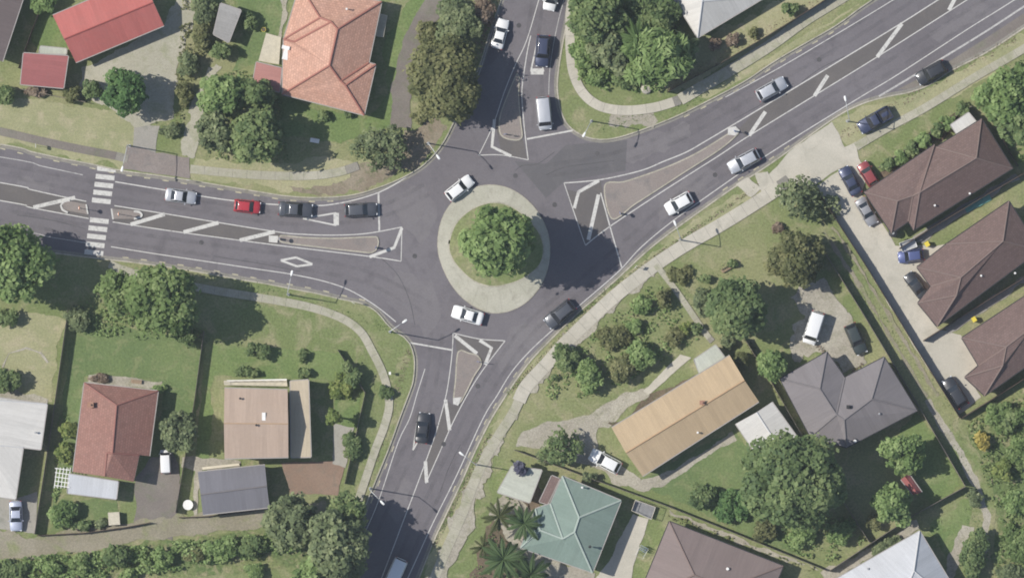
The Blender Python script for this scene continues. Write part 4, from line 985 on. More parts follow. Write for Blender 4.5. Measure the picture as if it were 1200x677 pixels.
# ================================================================== CARS
CARM = {}
def paintmat(name, col, metal=0.0, rough=.28):
    m, n, l, b = newmat(name, rough, .5); b.inputs['Base Color'].default_value = lin(col); b.inputs['Metallic'].default_value = metal
    b.inputs['Coat Weight'].default_value = .6; b.inputs['Coat Roughness'].default_value = .08
    tc = n.new('ShaderNodeTexCoord').outputs['Object']
    g = maprange(n, l, noise(n, l, tc, 3, 4, .6), .3, .7, rough - .05, rough + .12); l.new(g, b.inputs['Roughness']); return m
for k, (c_, mt, rg) in dict(white=((.68, .68, .67), 0, .35), silver=((.5, .51, .53), .5, .4), grey=((.3, .3, .31), .4, .4), red=((.36, .03, .04), 0, .3), maroon=((.24, .05, .05), .1, .35),
    black=((.032, .034, .038), .1, .35), charcoal=((.075, .08, .092), .3, .4), navy=((.045, .055, .1), .3, .4), blue=((.08, .1, .22), .3, .4), green=((.035, .045, .042), .1, .35), iceblue=((.4, .43, .52), .3, .4)).items():
    CARM[k] = paintmat('car_' + k, c_, mt, rg)
TYPES = {   # length, width, height, belt, windscreen base, roof front, roof rear, rear glass base
 'sedan': (4.6, 1.78, 1.43, .93, .21, .06, -.17, -.33),
 'hatch': (3.95, 1.72, 1.5, .95, .24, .08, -.35, -.46),
 'wagon': (4.65, 1.78, 1.47, .94, .21, .06, -.36, -.47),
 'suv':   (4.6, 1.86, 1.76, 1.06, .23, .1, -.38, -.47),
 'van':   (4.8, 1.86, 1.98, 1.12, .38, .27, -.45, -.485),
 'ute':   (5.1, 1.86, 1.74, 1.04, .22, .1, -.08, -.13),
}
_proto = {}
def car_parts(kind):
    L, W, H, belt, xf0, xf1, xr1, xr0 = TYPES[kind]; w = W / 2; sc = belt / .93
    parts = []
    van = kind == 'van'
    bon = .9 if van else .84
    st = [(-.5,.8,.42,.72),(-.488,.91,.3,.9),(-.42,.99,.28,.95),(-.37,1,.28,.95),(-.352,1,.52,.95),(-.29,1,.66,.95),(-.228,1,.52,.95),(-.21,1,.25,.94),(-.08,1,.23,.93),(.08,1,.23,.93),(.2,1,.24,.93),
          (.218,1,.25,.92),(.238,1,.52,.91),(.3,.99,.66,.88),(.362,.98,.52,.85),(.382,.97,.28,.83),(.44,.92,.28,.79),(.482,.84,.32,.72),(.5,.7,.42,.6)]
    b = MB(); vs = []
    for x, k, zb, zt in st:
        zt *= sc; ww = w * k; zm = max(zb + .03, .6 * sc); zs = max(zt - .12, zm + .02)
        half = [(ww * .95, zb), (ww, zm), (ww * .95, zs), (ww * .8, zt)]
        prof = [(-y, z) for y, z in half] + [(0, zt + .035)] + [(y, z) for y, z in reversed(half)]
        vs += [(x * L, y, z) for y, z in prof]
    n = 9; f = []
    for i in range(len(st) - 1):
        for k in range(n - 1):
            a = i * n + k; f.append((a, a + n, a + n + 1, a + 1))
        f.append((i * n, i * n + n - 1, i * n + 2 * n - 1, i * n + n))
    f += [tuple(range(n)), tuple(reversed(range((len(st) - 1) * n, len(st) * n)))]
    b.add(vs, f); parts.append(('body', mesh('car_body', b.v, b.f, CARM['white'], True), None, (0, 0, 0), None))
    # cabin
    zb = belt - .02; wb = w * .86; wt = w * .68
    if van: wb, wt = w * .93, w * .84
    A = [Vector(p) for p in ((xf0 * L, -wb, zb), (xf0 * L, wb, zb), (xr0 * L, wb, zb), (xr0 * L, -wb, zb))]
    Bt = [Vector(p) for p in ((xf1 * L, -wt, H), (xf1 * L, wt, H), (xr1 * L, wt, H), (xr1 * L, -wt, H))]
    bm = bmesh.new(); vv = [bm.verts.new(p) for p in A + Bt]
    for q in ((3, 2, 1, 0), (4, 5, 6, 7), (0, 1, 5, 4), (1, 2, 6, 5), (2, 3, 7, 6), (3, 0, 4, 7)): bm.faces.new([vv[i] for i in q])
    bmesh.ops.recalc_face_normals(bm, faces=bm.faces)
    bmesh.ops.bevel(bm, geom=[e for e in bm.edges if max(v.co.z for v in e.verts) > zb + .1], offset=.09, segments=3, affect='EDGES', profile=.5)
    me = bpy.data.meshes.new('cabin'); bm.to_mesh(me); bm.free(); me.materials.append(CARM['white'])
    me.polygons.foreach_set('use_smooth', [True] * len(me.polygons))
    parts.append(('roof', me, None, (0, 0, 0), None))
    def glass(name, q, m0=.1, m1=.1, u0=.06, u1=.06, out=.012):
        a, b_, c_, d = q   # a,b bottom; c,d top (c above b)
        def pt(u, v): return (a.lerp(b_, u)).lerp(d.lerp(c_, u), v)
        nr = (b_ - a).cross(d - a).normalized()
        ctr = (a + b_ + c_ + d) / 4
        if nr.dot(ctr - Vector((ctr.x * .6, 0, H * .5))) < 0: nr = -nr
        qs = [pt(u0, m0), pt(1 - u1, m0), pt(1 - u1, 1 - m1), pt(u0, 1 - m1)]
        o_ = [p + nr * out for p in qs]; i_ = [p - nr * .02 for p in qs]
        g = MB().add(i_ + o_, [(4, 5, 6, 7), (0, 4, 7, 3), (1, 2, 6, 5), (0, 1, 5, 4), (3, 7, 6, 2)])
        parts.append((name, mesh(name, g.v, g.f, M['glass']), None, (0, 0, 0), None))
    glass('windscreen', (A[0], A[1], Bt[1], Bt[0]), .02, .04, .05, .05)
    if kind != 'ute' or True: glass('rear_window', (A[2], A[3], Bt[3], Bt[2]), .12, .08, .09, .09)
    for q in ((A[1], A[2], Bt[2], Bt[1]), (A[3], A[0], Bt[0], Bt[3])):
        if van:
            fr = q[0].x > q[1].x
            glass('side_window', q, .12, .2, .1 if fr else .72, .72 if fr else .1)
        else:
            glass('side_window', q, .1, .12, .08, .53); glass('side_window', q, .1, .12, .53, .1)
    if kind == 'ute':
        x0, x1 = -.485 * L, xr0 * L - .05; t = MB()
        t.box(((x0 + x1) / 2, 0, belt + .03), (x1 - x0 - .1, W * .74, .03))
        parts.append(('tray_floor', mesh('tray_floor', t.v, t.f, M['trim']), None, (0, 0, 0), None))
        t = MB()
        for sy in (-1, 1): t.box(((x0 + x1) / 2, sy * W * .42, belt + .1), (x1 - x0, .09, .22))
        t.box((x0, 0, belt + .1), (.08, W * .82, .22)); t.box((x1 + .02, 0, belt + .14), (.1, W * .82, .3))
        parts.append(('tray_side', mesh('tray_side', t.v, t.f, CARM['white']), None, (0, 0, 0), None))
    if kind == 'suv':
        for sy in (-1, 1):
            g = MB().tube([(xr1 * L + .2, sy * wt * .85, H + .05), (xf1 * L - .2, sy * wt * .85, H + .05)], .03, 6)
            parts.append(('roof_rail', mesh('roof_rail', g.v, g.f, M['trim']), None, (0, 0, 0), None))
    ty = MB().tube([(0, -.1, 0), (0, .1, 0)], .32, 18); rm = MB().tube([(0, -.105, 0), (0, .105, 0)], .2, 12)
    tm = mesh('tyre', ty.v, ty.f, M['tyre']); rmm = mesh('rim', rm.v, rm.f, M['rim'])
    for x in (-.29, .30):
        for sy in (-1, 1): parts.append(('wheel', tm, None, (x * L, sy * (w - .1), .32), rmm))
    for sy in (-1, 1):
        g = MB().box((.485 * L - .04, sy * w * .6, .66 * sc), (.14, .36, .13), R(-18 * sy)); parts.append(('headlight', mesh('headlight', g.v, g.f, M['headlamp']), None, (0, 0, 0), None))
        g = MB().box((-.49 * L, sy * w * .72, .78 * sc), (.1, .3, .16), R(14 * sy)); parts.append(('tail_light', mesh('tail_light', g.v, g.f, M['tail']), None, (0, 0, 0), None))
        g = MB().box((xf0 * L - .22, sy * (w + .07), belt + .06), (.12, .18, .13)); parts.append(('mirror', mesh('mirror', g.v, g.f, CARM['white']), None, (0, 0, 0), None))
    g = MB().box((.5 * L + .005, 0, .42), (.02, .36, .12)); parts.append(('number_plate', mesh('number_plate', g.v, g.f, M['plate']), None, (0, 0, 0), None))
    g = MB().box((-.5 * L - .005, 0, .55), (.02, .36, .12)); parts.append(('number_plate', mesh('number_plate', g.v, g.f, M['plate']), None, (0, 0, 0), None))
    g = MB().box((0, 0, .3), (L * .86, W * .8, .2)); parts.append(('underbody', mesh('underbody', g.v, g.f, M['trim']), None, (0, 0, 0), None))
    return parts
def car(kind, col, at, to, label, name=None, cat=None, scale=1.0, z=0.0, group=None):
    """at: centre, to: direction the nose points (plan units, y down)"""
    if kind not in _proto: _proto[kind] = car_parts(kind)
    c_ = P(at[0], at[1], z); o = empty(name or {'sedan': 'sedan_car', 'hatch': 'hatchback_car', 'wagon': 'station_wagon', 'suv': 'sport_utility_car', 'van': 'passenger_van', 'ute': 'pickup_truck'}[kind], c_, math.atan2(-to[1], to[0]))
    o.scale = (scale * .97, scale * 1.1, scale)
    tag(o, label, cat or {'van': 'van', 'ute': 'pickup'}.get(kind, 'car'), group or ('cars driving on the junction' if z < 0 else 'parked cars'))
    for nm, me, _, loc, sub in _proto[kind]:
        p = link(bpy.data.objects.new(nm, me), o); p.location = loc
        if nm in ('body', 'roof', 'mirror', 'tray_side'):
            p.material_slots[0].link = 'OBJECT'; p.material_slots[0].material = CARM[col]
        if sub: link(bpy.data.objects.new('rim', sub), p)
    return o
ZC = ZR
car('sedan','white',(586,40),(24,-90),'white sedan driving up the north arm beside the olive tree', z=ZC, scale=.95)
car('suv','navy',(636,60),(-3,40),'dark navy sport utility car in the north arm queue', z=ZC)
car('van','silver',(637.5,133),(4,40),'silver people carrier at the north limit line', z=ZC)
car('hatch','white',(646,-3),(-8,40),'white hatchback cut off by the top edge', z=ZC)
car('wagon','white',(538.5,220.5),(33,-26),'white station wagon circling the upper left of the roundabout', z=ZC, scale=.95)
car('sedan','silver',(212,230),(40,5.5),'silver sedan last in the west arm queue', z=ZC, scale=.98)
car('hatch','red',(290,242),(40,4),'bright red hatchback in the west arm queue', z=ZC, scale=.97)
car('sedan','charcoal',(346.5,245.5),(40,2.5),'dark sedan third in the queue behind painted triangle', z=ZC, scale=1.08)
car('wagon','charcoal',(423,246),(40,-2),'black station wagon waiting at the west limit line', z=ZC, scale=1.02)
car('sedan','white',(548,369),(-40,-11.5),'white sedan circling below the roundabout', z=ZC)
car('suv','charcoal',(656,368),(-32,26),'dark grey sport utility car leaving the roundabout at lower right', z=ZC, scale=1.05)
car('hatch','white',(795.5,238.5),(-36,20),'white hatchback heading for the roundabout on the north-east arm', z=ZC, scale=1.05)
car('wagon','silver',(871.5,189),(-36,19),'silver station wagon behind the white hatchback', z=ZC, scale=1.03)
car('wagon','silver',(904,104.5),(36,-20),'silver wagon leaving along the upper lane of north-east arm', z=ZC)
car('sedan','black',(495.5,501),(5,-40),'black sedan driving up the south arm', z=ZC, scale=.97)
car('van','white',(463,672),(-18,40),'white van in tree shade cut off by the bottom edge', z=ZC)
car('suv','black',(1091,85.5),(-38,21),'black sport utility car parked in the roadside bay', z=ZC)
car('ute','navy',(1025,141),(-38,22),'dark blue pickup parked on the grass verge', z=.05, scale=1.02)
car('sedan','navy',(996,212),(-16,-30),'dark blue sedan parked beside the maroon hatchback', z=.11, scale=.95)
car('hatch','maroon',(1017,204),(-16,-26),'maroon hatchback parked against the roadside brown unit', z=.11, scale=.95)
car('sedan','grey',(1015.5,248),(18,32),'grey sedan parked beside the roadside brown unit', z=.11, scale=.93)
car('hatch','blue',(1067,300),(-40,5),'blue hatchback parked between the upper brown units', z=.11, scale=.95)
car('sedan','black',(1073,334),(-21,-28),'black sedan parked in front of the middle brown unit', z=.11, scale=.9)
car('van','white',(953,384),(-12,38),'white van standing on the gravel turning yard', z=.09, scale=1.0)
car('wagon','green',(1003,397),(15,34),'dark green station wagon beside the grey hipped house', z=.09)
car('wagon','black',(1119,459.5),(-20,-31),'black station wagon below the lowest brown unit', z=.11, scale=1.02)
car('wagon','white',(709,540),(-38,-20),'white station wagon on the gravel drive of the tan house', z=.09, scale=1.03)
car('van','white',(194,540.5),(-2,-40),'small white van beside the brick red house', z=.09, scale=.72)
car('sedan','iceblue',(19,604),(1,40),'silver blue sedan parked at the lower left edge', z=.09, scale=.95)
# box trailer between the upper brown units
o = empty('box_trailer', P(1064, 287, .09), R(20)); tag(o, 'small white box trailer beside the blue hatchback', 'trailer')
MB().box((0, 0, .5), (2.2, 1.3, .06)).build('floor', M['steel'], o)
for sy in (-1, 1): MB().box((0, sy * .65, .7), (2.2, .05, .4)).build('side', M['white'], o)
for sx in (-1, 1): MB().box((sx * 1.1, 0, .7), (.05, 1.3, .4)).build('side', M['white'], o)
MB().tube([(1.1, 0, .45), (2.1, 0, .42)], .04, 6).build('drawbar', M['steel'], o)
for sy in (-1, 1): MB().tube([(0, sy * .78 - .08, .3), (0, sy * .78 + .08, .3)], .3, 14).build('wheel', M['tyre'], o)

# ================================================================== SMALL THINGS IN THE YARDS
M['yellow'] = plain('yellow_plastic', (.62, .5, .06), .5); M['teal'] = plain('teal_tarp', (.12, .3, .26), .7); M['blue'] = plain('blue_cloth', (.18, .24, .45), .8)
def pot(label, at, r, mat, plant=None):
    o = empty('flower_pot', P(*at)); tag(o, label, 'pot')
    MB().tube([(0, 0, 0), (0, 0, r * 1.6), (0, 0, r * 1.7)], [r * .7, r, r * 1.05], 14).build('pot', M[mat], o)
    MB().tube([(0, 0, r * 1.6), (0, 0, r * 1.72)], r * .9, 12).build('soil', M['bark_mulch'], o)
def bin_(label, at, mat, w=.6):
    o = empty('wheelie_bin', P(*at), R(30)); tag(o, label, 'bin')
    b = MB(); b.add([(-.22, -.25, .08), (.22, -.25, .08), (.22, .25, .08), (-.22, .25, .08), (-.28, -.32, 1), (.28, -.32, 1), (.28, .32, 1), (-.28, .32, 1)], [(3, 2, 1, 0), (0, 1, 5, 4), (1, 2, 6, 5), (2, 3, 7, 6), (3, 0, 4, 7)])
    b.build('bin_body', M[mat], o); MB().box((0, 0, 1.03), (.62, .7, .06)).build('lid', M['yellow'] if mat == 'trim' else M[mat], o)
    for sy in (-1, 1): MB().tube([(-.22, sy * .22 - .03, .1), (-.22, sy * .22 + .03, .1)], .1, 10).build('wheel', M['tyre'], o)
pot('yellow pot on the lawn beside the beige deck', (309,35), .32, 'yellow')
bin_('yellow lidded bin beside the trailer of the upper units', (1086,286), 'trim')
bin_('yellow lidded bin between the two lower brown units', (1141,374), 'trim')
o = empty('round_table', P(220.5, 591)); tag(o, 'white round garden table left of the blue grey garage', 'table')
MB().tube([(0, 0, .7), (0, 0, .74)], .72, 20).build('table_top', M['white'], o)
MB().tube([(0, 0, 0), (0, 0, .7)], .05, 8).build('leg', M['steel'], o); MB().tube([(0, 0, 0), (0, 0, .04)], .35, 14).build('base', M['steel'], o)
o = empty('storage_box', P(134, 607), R(4)); tag(o, 'pale square storage box on the small front lawn', 'box')
MB().box((0, 0, .5), (1.5, 1.7, 1.0)).build('box_body', M['cream'], o); MB().box((0, 0, 1.04), (1.6, 1.8, .08)).build('lid', M['deck_pale'], o)
o = empty('clothes_airer', P(752, 646, .09), R(60)); tag(o, 'folding clothes airer with blue washing on the light drive', 'airer')
for sx in (-1, 1):
    for sy in (-1, 1): MB().tube([(sx * .5, sy * .45, 0), (sx * .1, sy * .45, 1.0)], .025, 6).build('leg', M['steel'], o)
for k in range(5): MB().tube([(-.8 + k * .4, -.6, 1.0), (-.8 + k * .4, .6, 1.0)], .015, 5).build('rail', M['steel'], o)
for sy in (-1, 1): MB().tube([(-.8, sy * .6, 1.0), (.8, sy * .6, 1.0)], .02, 5).build('frame_bar', M['steel'], o)
for k in range(3): MB().box((.2 + k * .28, 0, .75), (.05, 1.0, .55)).build('towel', M['blue'], o)
o = empty('tarpaulin', P(1146, 238), R(28)); tag(o, 'crumpled teal tarpaulin between the upper brown units', 'tarpaulin')
vs = []; r_ = random.Random(8)
for i in range(13):
    for j in range(6): vs.append((-2 + i * .33, -.5 + j * .2, .12 + r_.random() * .22 * math.sin(math.pi * i / 12)))
obj('sheet', vs, [(i * 6 + j, i * 6 + 6 + j, i * 6 + 7 + j, i * 6 + 1 + j) for i in range(12) for j in range(5)], M['teal'], o, True)
def bench(label, at, rz):
    o = empty('garden_bench', P(*at), R(rz)); tag(o, label, 'bench')
    for k in range(4): MB().box((0, -.2 + k * .13, .45), (1.5, .1, .03)).build('slat', M['wood'], o)
    for k in range(3): MB().box((0, .3, .6 + k * .14), (1.5, .03, .1)).build('backrest_slat', M['wood'], o)
    for sx in (-1, 1): MB().box((sx * .65, 0, .22), (.07, .5, .44)).build('leg', M['wood'], o)
bench('timber bench on the lawn beside low dark hedge', (851,315), 30)
bench('timber bench above the brick red house', (160,447), -6)
bench('timber bench on the round central island', (544,277), 80)
o = empty('letter_box', P(457, 437)); tag(o, 'white letter box at the corner lawn edge', 'letter box')
MB().box((0, 0, .5), (.08, .08, 1)).build('post', M['wood'], o); MB().box((0, 0, 1.1), (.3, .4, .28)).build('letter_box_body', M['white'], o)
o = empty('utility_cabinet', P(369, 165), R(-10)); tag(o, 'white utility cabinet below the dark clumped trees', 'cabinet')
MB().box((0, 0, .5), (1.2, .5, 1.0)).build('cabinet_body', M['white'], o); MB().box((0, 0, 1.03), (1.3, .6, .06)).build('lid', M['white'], o)
o = empty('boulder', P(757, 104)); tag(o, 'pale boulder at the fence corner by the feathery tree', 'boulder')
bm = bmesh.new(); bmesh.ops.create_icosphere(bm, subdivisions=2, radius=.8)
for v in bm.verts: v.co *= 1 + r_.uniform(-.14, .14); v.co.z *= .6
me = bpy.data.meshes.new('rock'); bm.to_mesh(me); bm.free(); me.materials.append(M['concrete']); k_ = link(bpy.data.objects.new('rock', me), o); k_.location = (0, 0, .3)
o = empty('water_tank', P(1046, 273), R(0)); tag(o, 'small dark rainwater tank beside roadside brown unit', 'tank')
MB().tube([(0, 0, 0), (0, 0, 1.3), (0, 0, 1.45)], [.6, .6, .25], 16).build('tank_body', M['trim'], o); MB().tube([(0, 0, 1.4), (0, 0, 1.5)], .2, 12).build('lid', M['steel'], o)
# ================================================================== TREES AND SHRUBS
def leaf_mesh(name, pos, nor, size, aspect, tone, mat, rng):
    n = len(pos); rv = rng.normal(size=(n, 3)); t = np.cross(nor, rv); t /= np.linalg.norm(t, axis=1, keepdims=True) + 1e-9
    b = np.cross(nor, t); L = size[:, None] * .5 * aspect; Wd = size[:, None] * .5
    v = np.empty((n, 4, 3)); v[:, 0] = pos - t * L; v[:, 1] = pos - b * Wd; v[:, 2] = pos + t * L; v[:, 3] = pos + b * Wd
    v[:, 1] += nor * size[:, None] * .12; v[:, 3] += nor * size[:, None] * .12
    me = bpy.data.meshes.new(name)
    me.vertices.add(4 * n); me.vertices.foreach_set('co', v.astype(np.float32).ravel())
    me.loops.add(4 * n); me.loops.foreach_set('vertex_index', np.arange(4 * n, dtype=np.int32))
    me.polygons.add(n); me.polygons.foreach_set('loop_start', np.arange(0, 4 * n, 4, dtype=np.int32)); me.polygons.foreach_set('loop_total', np.full(n, 4, dtype=np.int32))
    at = me.attributes.new('tone', 'FLOAT', 'FACE'); at.data.foreach_set('value', np.clip(tone, 0, 1).astype(np.float32))
    me.materials.append(mat); me.update(calc_edges=True); return me
TOTAL = [0]
def plant(label, at, rx, ry, h, pal='mid', leaf=.34, aspect=1.5, dens=1.0, lobes=None, seed=None, name=None, cat=None, low=None, ang=0.0, gap=.0, group=None):
    """at/rx/ry in plan units, h = top height in metres; low = height of the crown's underside"""
    seed = seed or int(at[0] * 7 + at[1] * 13); rng = np.random.default_rng(seed)
    rx, ry = rx * S, ry * S; r = (rx + ry) / 2
    tree = h > 3.2 if name is None else 'tree' in name
    if low is None: low = h * .22 if tree else .05
    rz = (h - low) / 2; zc = low + rz
    name = name or ('leafy_tree' if tree else 'garden_shrub')
    o = empty(name, P(at[0], at[1], 0)); tag(o, label, cat or ('tree' if tree else 'shrub'), group)
    nl = int((lobes or max(7, int(5 + r * r * 1.3))) * 1.7)
    nl = min(nl, 84)
    d = rng.normal(size=(nl, 3)); d /= np.linalg.norm(d, axis=1, keepdims=True); d[:, 2] = np.where(d[:, 2] < -.35, -d[:, 2], d[:, 2])
    lr = rng.uniform(.15, .36, nl) * (1.2 if nl < 20 else 1.0); f = (1 - lr * .9) * rng.uniform(.7, 1.16, nl)
    C = d * f[:, None] * np.array([rx, ry, rz]); E = lr[:, None] * np.array([r, r, max(rz, r * .6)]) * rng.uniform(.85, 1.2, (nl, 3))
    C = np.vstack([C, [[0, 0, -.05 * rz]]]); E = np.vstack([E, [[rx * .62, ry * .62, rz * .66]]])
    ltone = rng.uniform(0, 1, nl + 1)
    area = float((E[:, 0] * E[:, 1]).sum()) * 5
    n = int(min(30000, dens * area * 1.9 / (leaf * leaf * aspect * .5)))
    w = E[:, 0] * E[:, 1]; li = rng.choice(nl + 1, size=n, p=w / w.sum())
    u = rng.normal(size=(n, 3)); u /= np.linalg.norm(u, axis=1, keepdims=True); u[:, 2] = np.where((u[:, 2] < -.2) & (rng.random(n) < .6), -u[:, 2], u[:, 2])
    rad = 1 + rng.normal(0, .09, n) - (rng.random(n) < .25) * rng.uniform(0, .35, n)
    rad += (rng.random(n) < .07) * rng.uniform(0, .4, n)      # stray sprigs
    p = C[li] + u * E[li] * rad[:, None]
    keep = np.ones(n, bool)
    for k in range(nl + 1):
        q = (p - C[k]) / E[k]; keep &= ~((np.einsum('ij,ij->i', q, q) < .6) & (li != k))
    keep &= p[:, 2] > -zc + .05
    if gap: keep &= (np.sin(p[:, 0] * 2.1 + seed) * np.sin(p[:, 1] * 2.3 + seed * .7) * np.sin(p[:, 2] * 1.9) < .42 - gap)
    p, u, li = p[keep], u[keep], li[keep]; n = len(p)
    nor = u * .7 + np.array([0, 0, .62]) + rng.normal(0, .36, (n, 3)); nor /= np.linalg.norm(nor, axis=1, keepdims=True)
    tone = ltone[li] * .6 + rng.uniform(0, 1, n) * .4 + rng.normal(0, .04, n)
    p[:, 2] += zc
    if ang:
        ca, sa = math.cos(ang), math.sin(ang); p[:, :2] = p[:, :2] @ np.array([[ca, sa], [-sa, ca]]); nor[:, :2] = nor[:, :2] @ np.array([[ca, sa], [-sa, ca]]); C[:, :2] = C[:, :2] @ np.array([[ca, sa], [-sa, ca]])
    sz = leaf * rng.uniform(.4, 1.6, n)
    link(bpy.data.objects.new('crown', leaf_mesh('crown', p, nor, sz, aspect, tone, LEAF[pal], rng)), o)
    TOTAL[0] += n * 2
    # added dark core, blocking sun that would leak between the crown's leaves
    core = MB()
    for k in range(nl + 1):
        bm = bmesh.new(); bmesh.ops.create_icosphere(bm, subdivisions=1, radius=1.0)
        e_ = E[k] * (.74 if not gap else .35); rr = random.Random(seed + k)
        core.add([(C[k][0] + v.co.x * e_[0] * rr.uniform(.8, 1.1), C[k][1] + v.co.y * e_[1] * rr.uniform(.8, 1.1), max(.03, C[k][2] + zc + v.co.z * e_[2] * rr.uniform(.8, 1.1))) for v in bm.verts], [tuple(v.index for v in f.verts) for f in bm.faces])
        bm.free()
    ob = core.build('light_blocking_core', LEAF[pal], o); at_ = ob.data.attributes.new('tone', 'FLOAT', 'FACE'); at_.data.foreach_set('value', [.25] * len(ob.data.polygons))
    b = MB(); tr = max(.05, h * .026); top = zc - rz * .1
    b.tube([(0, 0, 0), (.04 * h * .2, 0, low * .6 + .1), (0, .02 * h * .2, top)], [tr * 1.25, tr, tr * .55], 8)
    for k in range(min(nl, 12 if tree else 5)):
        c = C[k]; s = Vector((0, 0, max(.08, low * .8 + (top - low * .8) * rng.uniform(0, .8))))
        e = Vector((c[0] * .95, c[1] * .95, c[2] + zc)); m = s.lerp(e, .5) + Vector((0, 0, .12 * (e - s).length))
        b.tube([s, m, e], [tr * .5, tr * .32, tr * .12], 5)
    b.build('trunk', M['bark'], o, True)
    return o
# --- big trees
plant('bushy green tree in the middle of the roundabout', (583,286), 41, 40, 15, 'mid', .42, 1.8, low=2.2, lobes=44)
plant('large rounded tree cut off by the left edge near the zebra', (14,309), 50, 47, 11.5, 'mid', .42, low=1.0, lobes=40)
plant('broad bright tree between the fence and the west arm', (193,350), 40, 42, 12, 'bright', .4, low=.8, lobes=36)
plant('paler shorter tree left of the broad bright tree', (140,341), 31, 24, 6.5, 'bright', .36, low=.5)
plant('dark grey green tree right of the shed track drive', (303,160), 33, 34, 9.5, 'dark', .38, low=.8)
plant('mid green tree above the dark clumped tree', (263,112), 30, 26, 8, 'mid', .38, low=.7)
plant('dark tree at the worn track beside the footpath', (256,152), 26, 26, 7.5, 'grey', .36, low=.6)
plant('dark tree touching the red lean-to of the tiled house', (302,112), 27, 20, 7, 'dark', .36, low=.6)
plant('glossy emerald round tree above the dry verge', (144,108), 26, 27, 7.2, 'emerald', .32, low=.4)
plant('large olive brown tree overhanging the north arm', (523,95), 42, 48, 8.5, 'olive', .36, 1.6, low=.8)
plant('pale green tree at the top beside the north arm', (536,28), 28, 34, 3.6, 'grey', .34, low=.5)
plant('loose grey green shrub tree at the bare corner', (448,174), 38, 24, 4.2, 'grey', .3, 1.6, dens=.6, gap=.12, low=.4, name='spreading_tree')
plant('dark green tree at the top right of the north arm', (700,18), 34, 36, 9, 'dark', .38, low=.6)
plant('grey green tree behind the corner fence line', (716,62), 28, 27, 7, 'grey', .36, low=.5)
plant('shaded dark tree touching the white hip roof', (760,16), 34, 34, 5.2, 'dark', .38, low=.6)
plant('feathery pale green tree inside the corner fence', (768,68), 40, 36, 8.5, 'mid', .34, 3.6, low=.6)
plant('dark tree beside the white roof corner', (797,56), 22, 20, 4.5, 'dark', .38, 3.0, low=.5)
plant('large green tree at the upper right edge', (1182,112), 34, 34, 8, 'mid', .38, low=.5)
plant('tall tree behind the roadside brown unit', (1190,150), 24, 26, 7.5, 'dark', .38, low=.5)
plant('leafy tree at the end of the roadside fence', (1158,118), 20, 18, 6, 'mid', .34, low=.4)
plant('grey green tree on the corner of the wide crossing', (937,232), 27, 25, 5, 'grey', .3, 1.8, dens=.7, gap=.08, low=.4)
plant('olive tree at the top of the grass lane', (932,303), 32, 33, 6.5, 'olive', .34, 1.6, low=.5)
plant('big dark tree left of the gravel turning yard', (862,362), 36, 36, 9.5, 'dark', .4, low=.5)
plant('grey leafed tree beside the narrow garden path', (828,352), 22, 17, 4.2, 'grey', .32, low=.3)
plant('green tree between the tan and grey roofs', (902,428), 18, 19, 5, 'mid', .32, low=.3)
plant('very large dark tree over the white carport', (927,560), 62, 50, 12.5, 'dark', .44, low=.8, lobes=46)
plant('mid green tree below the grey hipped house', (1057,530), 27, 24, 6, 'mid', .34, low=.4)
plant('mid green tree beside the tiny red shed', (1044,591), 25, 25, 6.5, 'mid', .34, low=.4)
plant('dark sparse tree at the gravel drive entrance', (655,523), 30, 20, 4.6, 'dark', .3, 1.7, dens=.7, gap=.1, low=.4)
plant('tall grey green tree leaning over the south arm', (398,640), 38, 44, 13, 'grey', .42, low=1.0)
plant('grey green tree below the brown terrace', (345,612), 36, 32, 9, 'grey', .4, low=.8)
plant('dark green tree at the bottom edge beside the south arm', (372,672), 30, 30, 11, 'mid', .4, low=.8)
plant('shady tree between the terrace and the south arm', (409,600), 26, 24, 8, 'dark', .38, low=.6)
plant('pale blossomed tree between the brick red and beige houses', (213,502), 24, 27, 6, 'grey', .32, low=.4)
plant('purple blue leafed tree over the flat carport', (612,549), 11, 9, 4.0, 'purple', .26, low=1.5, name='flowering_tree')
plant('small round lime tree beside the beige house', (392,488), 12.5, 12, 5.6, 'lime', .26, low=2.2)
# --- shrubs
def bush(label, x, y, r, pal='mid', h=None, ry=None, **k): return plant(label, (x, y), r, ry or r, h or min(3.1, max(.7, r * .17)), pal, k.pop('leaf', .27), **k)
bush('dark bush right of the red garage', 107, 107, 13, 'dark', 2.6)
bush('olive bush below the red garage corner', 85, 110, 11, 'olive', 2.2)
bush('dark bush at the left edge below the brown roof', 6, 112, 15, 'dark', 2.8, 12)
bush('low dry bush beneath the left boundary line', 42, 106, 14, 'dry', 1.2, 7)
bush('tall green bush at the top between brown and red roofs', 52, 3, 18, 'mid', 3.1, 14)
bush('grey bush at the top of the shed track', 240, 12, 14, 'grey', 3.0, 20)
bush('olive bush left of the weathered shed', 236, 45, 12, 'olive', 2.6, 18)
bush('dark bush below the weathered shed', 258, 60, 15, 'dark', 2.8, 11)
bush('grey bush beside the worn track drive', 221, 74, 12, 'grey', 2.6, 18)
bush('olive bush at the yard edge above the tree shadow', 216, 112, 9, 'olive', 2.2, 16)
bush('dark bush beside the weathered shed roof', 292, 25, 8, 'dark', 2.0, 14)
bush('rough grey bush at the foot of the shed track', 200, 153, 13, 'grey', 1.5, 9)
bush('small dark bush on the lawn below pink tiles', 379, 136, 9, 'dark', 1.2, 7)
bush('tiny dark bush under the pink tiled eaves', 408, 133, 7, 'dark', 1.0, 5)
bush('low olive bush inside the asphalt drive curve', 500, 40, 12, 'olive', 1.8, 20)
bush('dry brown bush at the top of the north arm kerb', 568, 15, 14, 'dry', 2.0, 18)
bush('low dark bush by the bare corner', 492, 138, 12, 'olive', 1.0, 7)
bush('long green bush beside the north-east footpath', 683, 60, 12, 'mid', 2.6, 30)
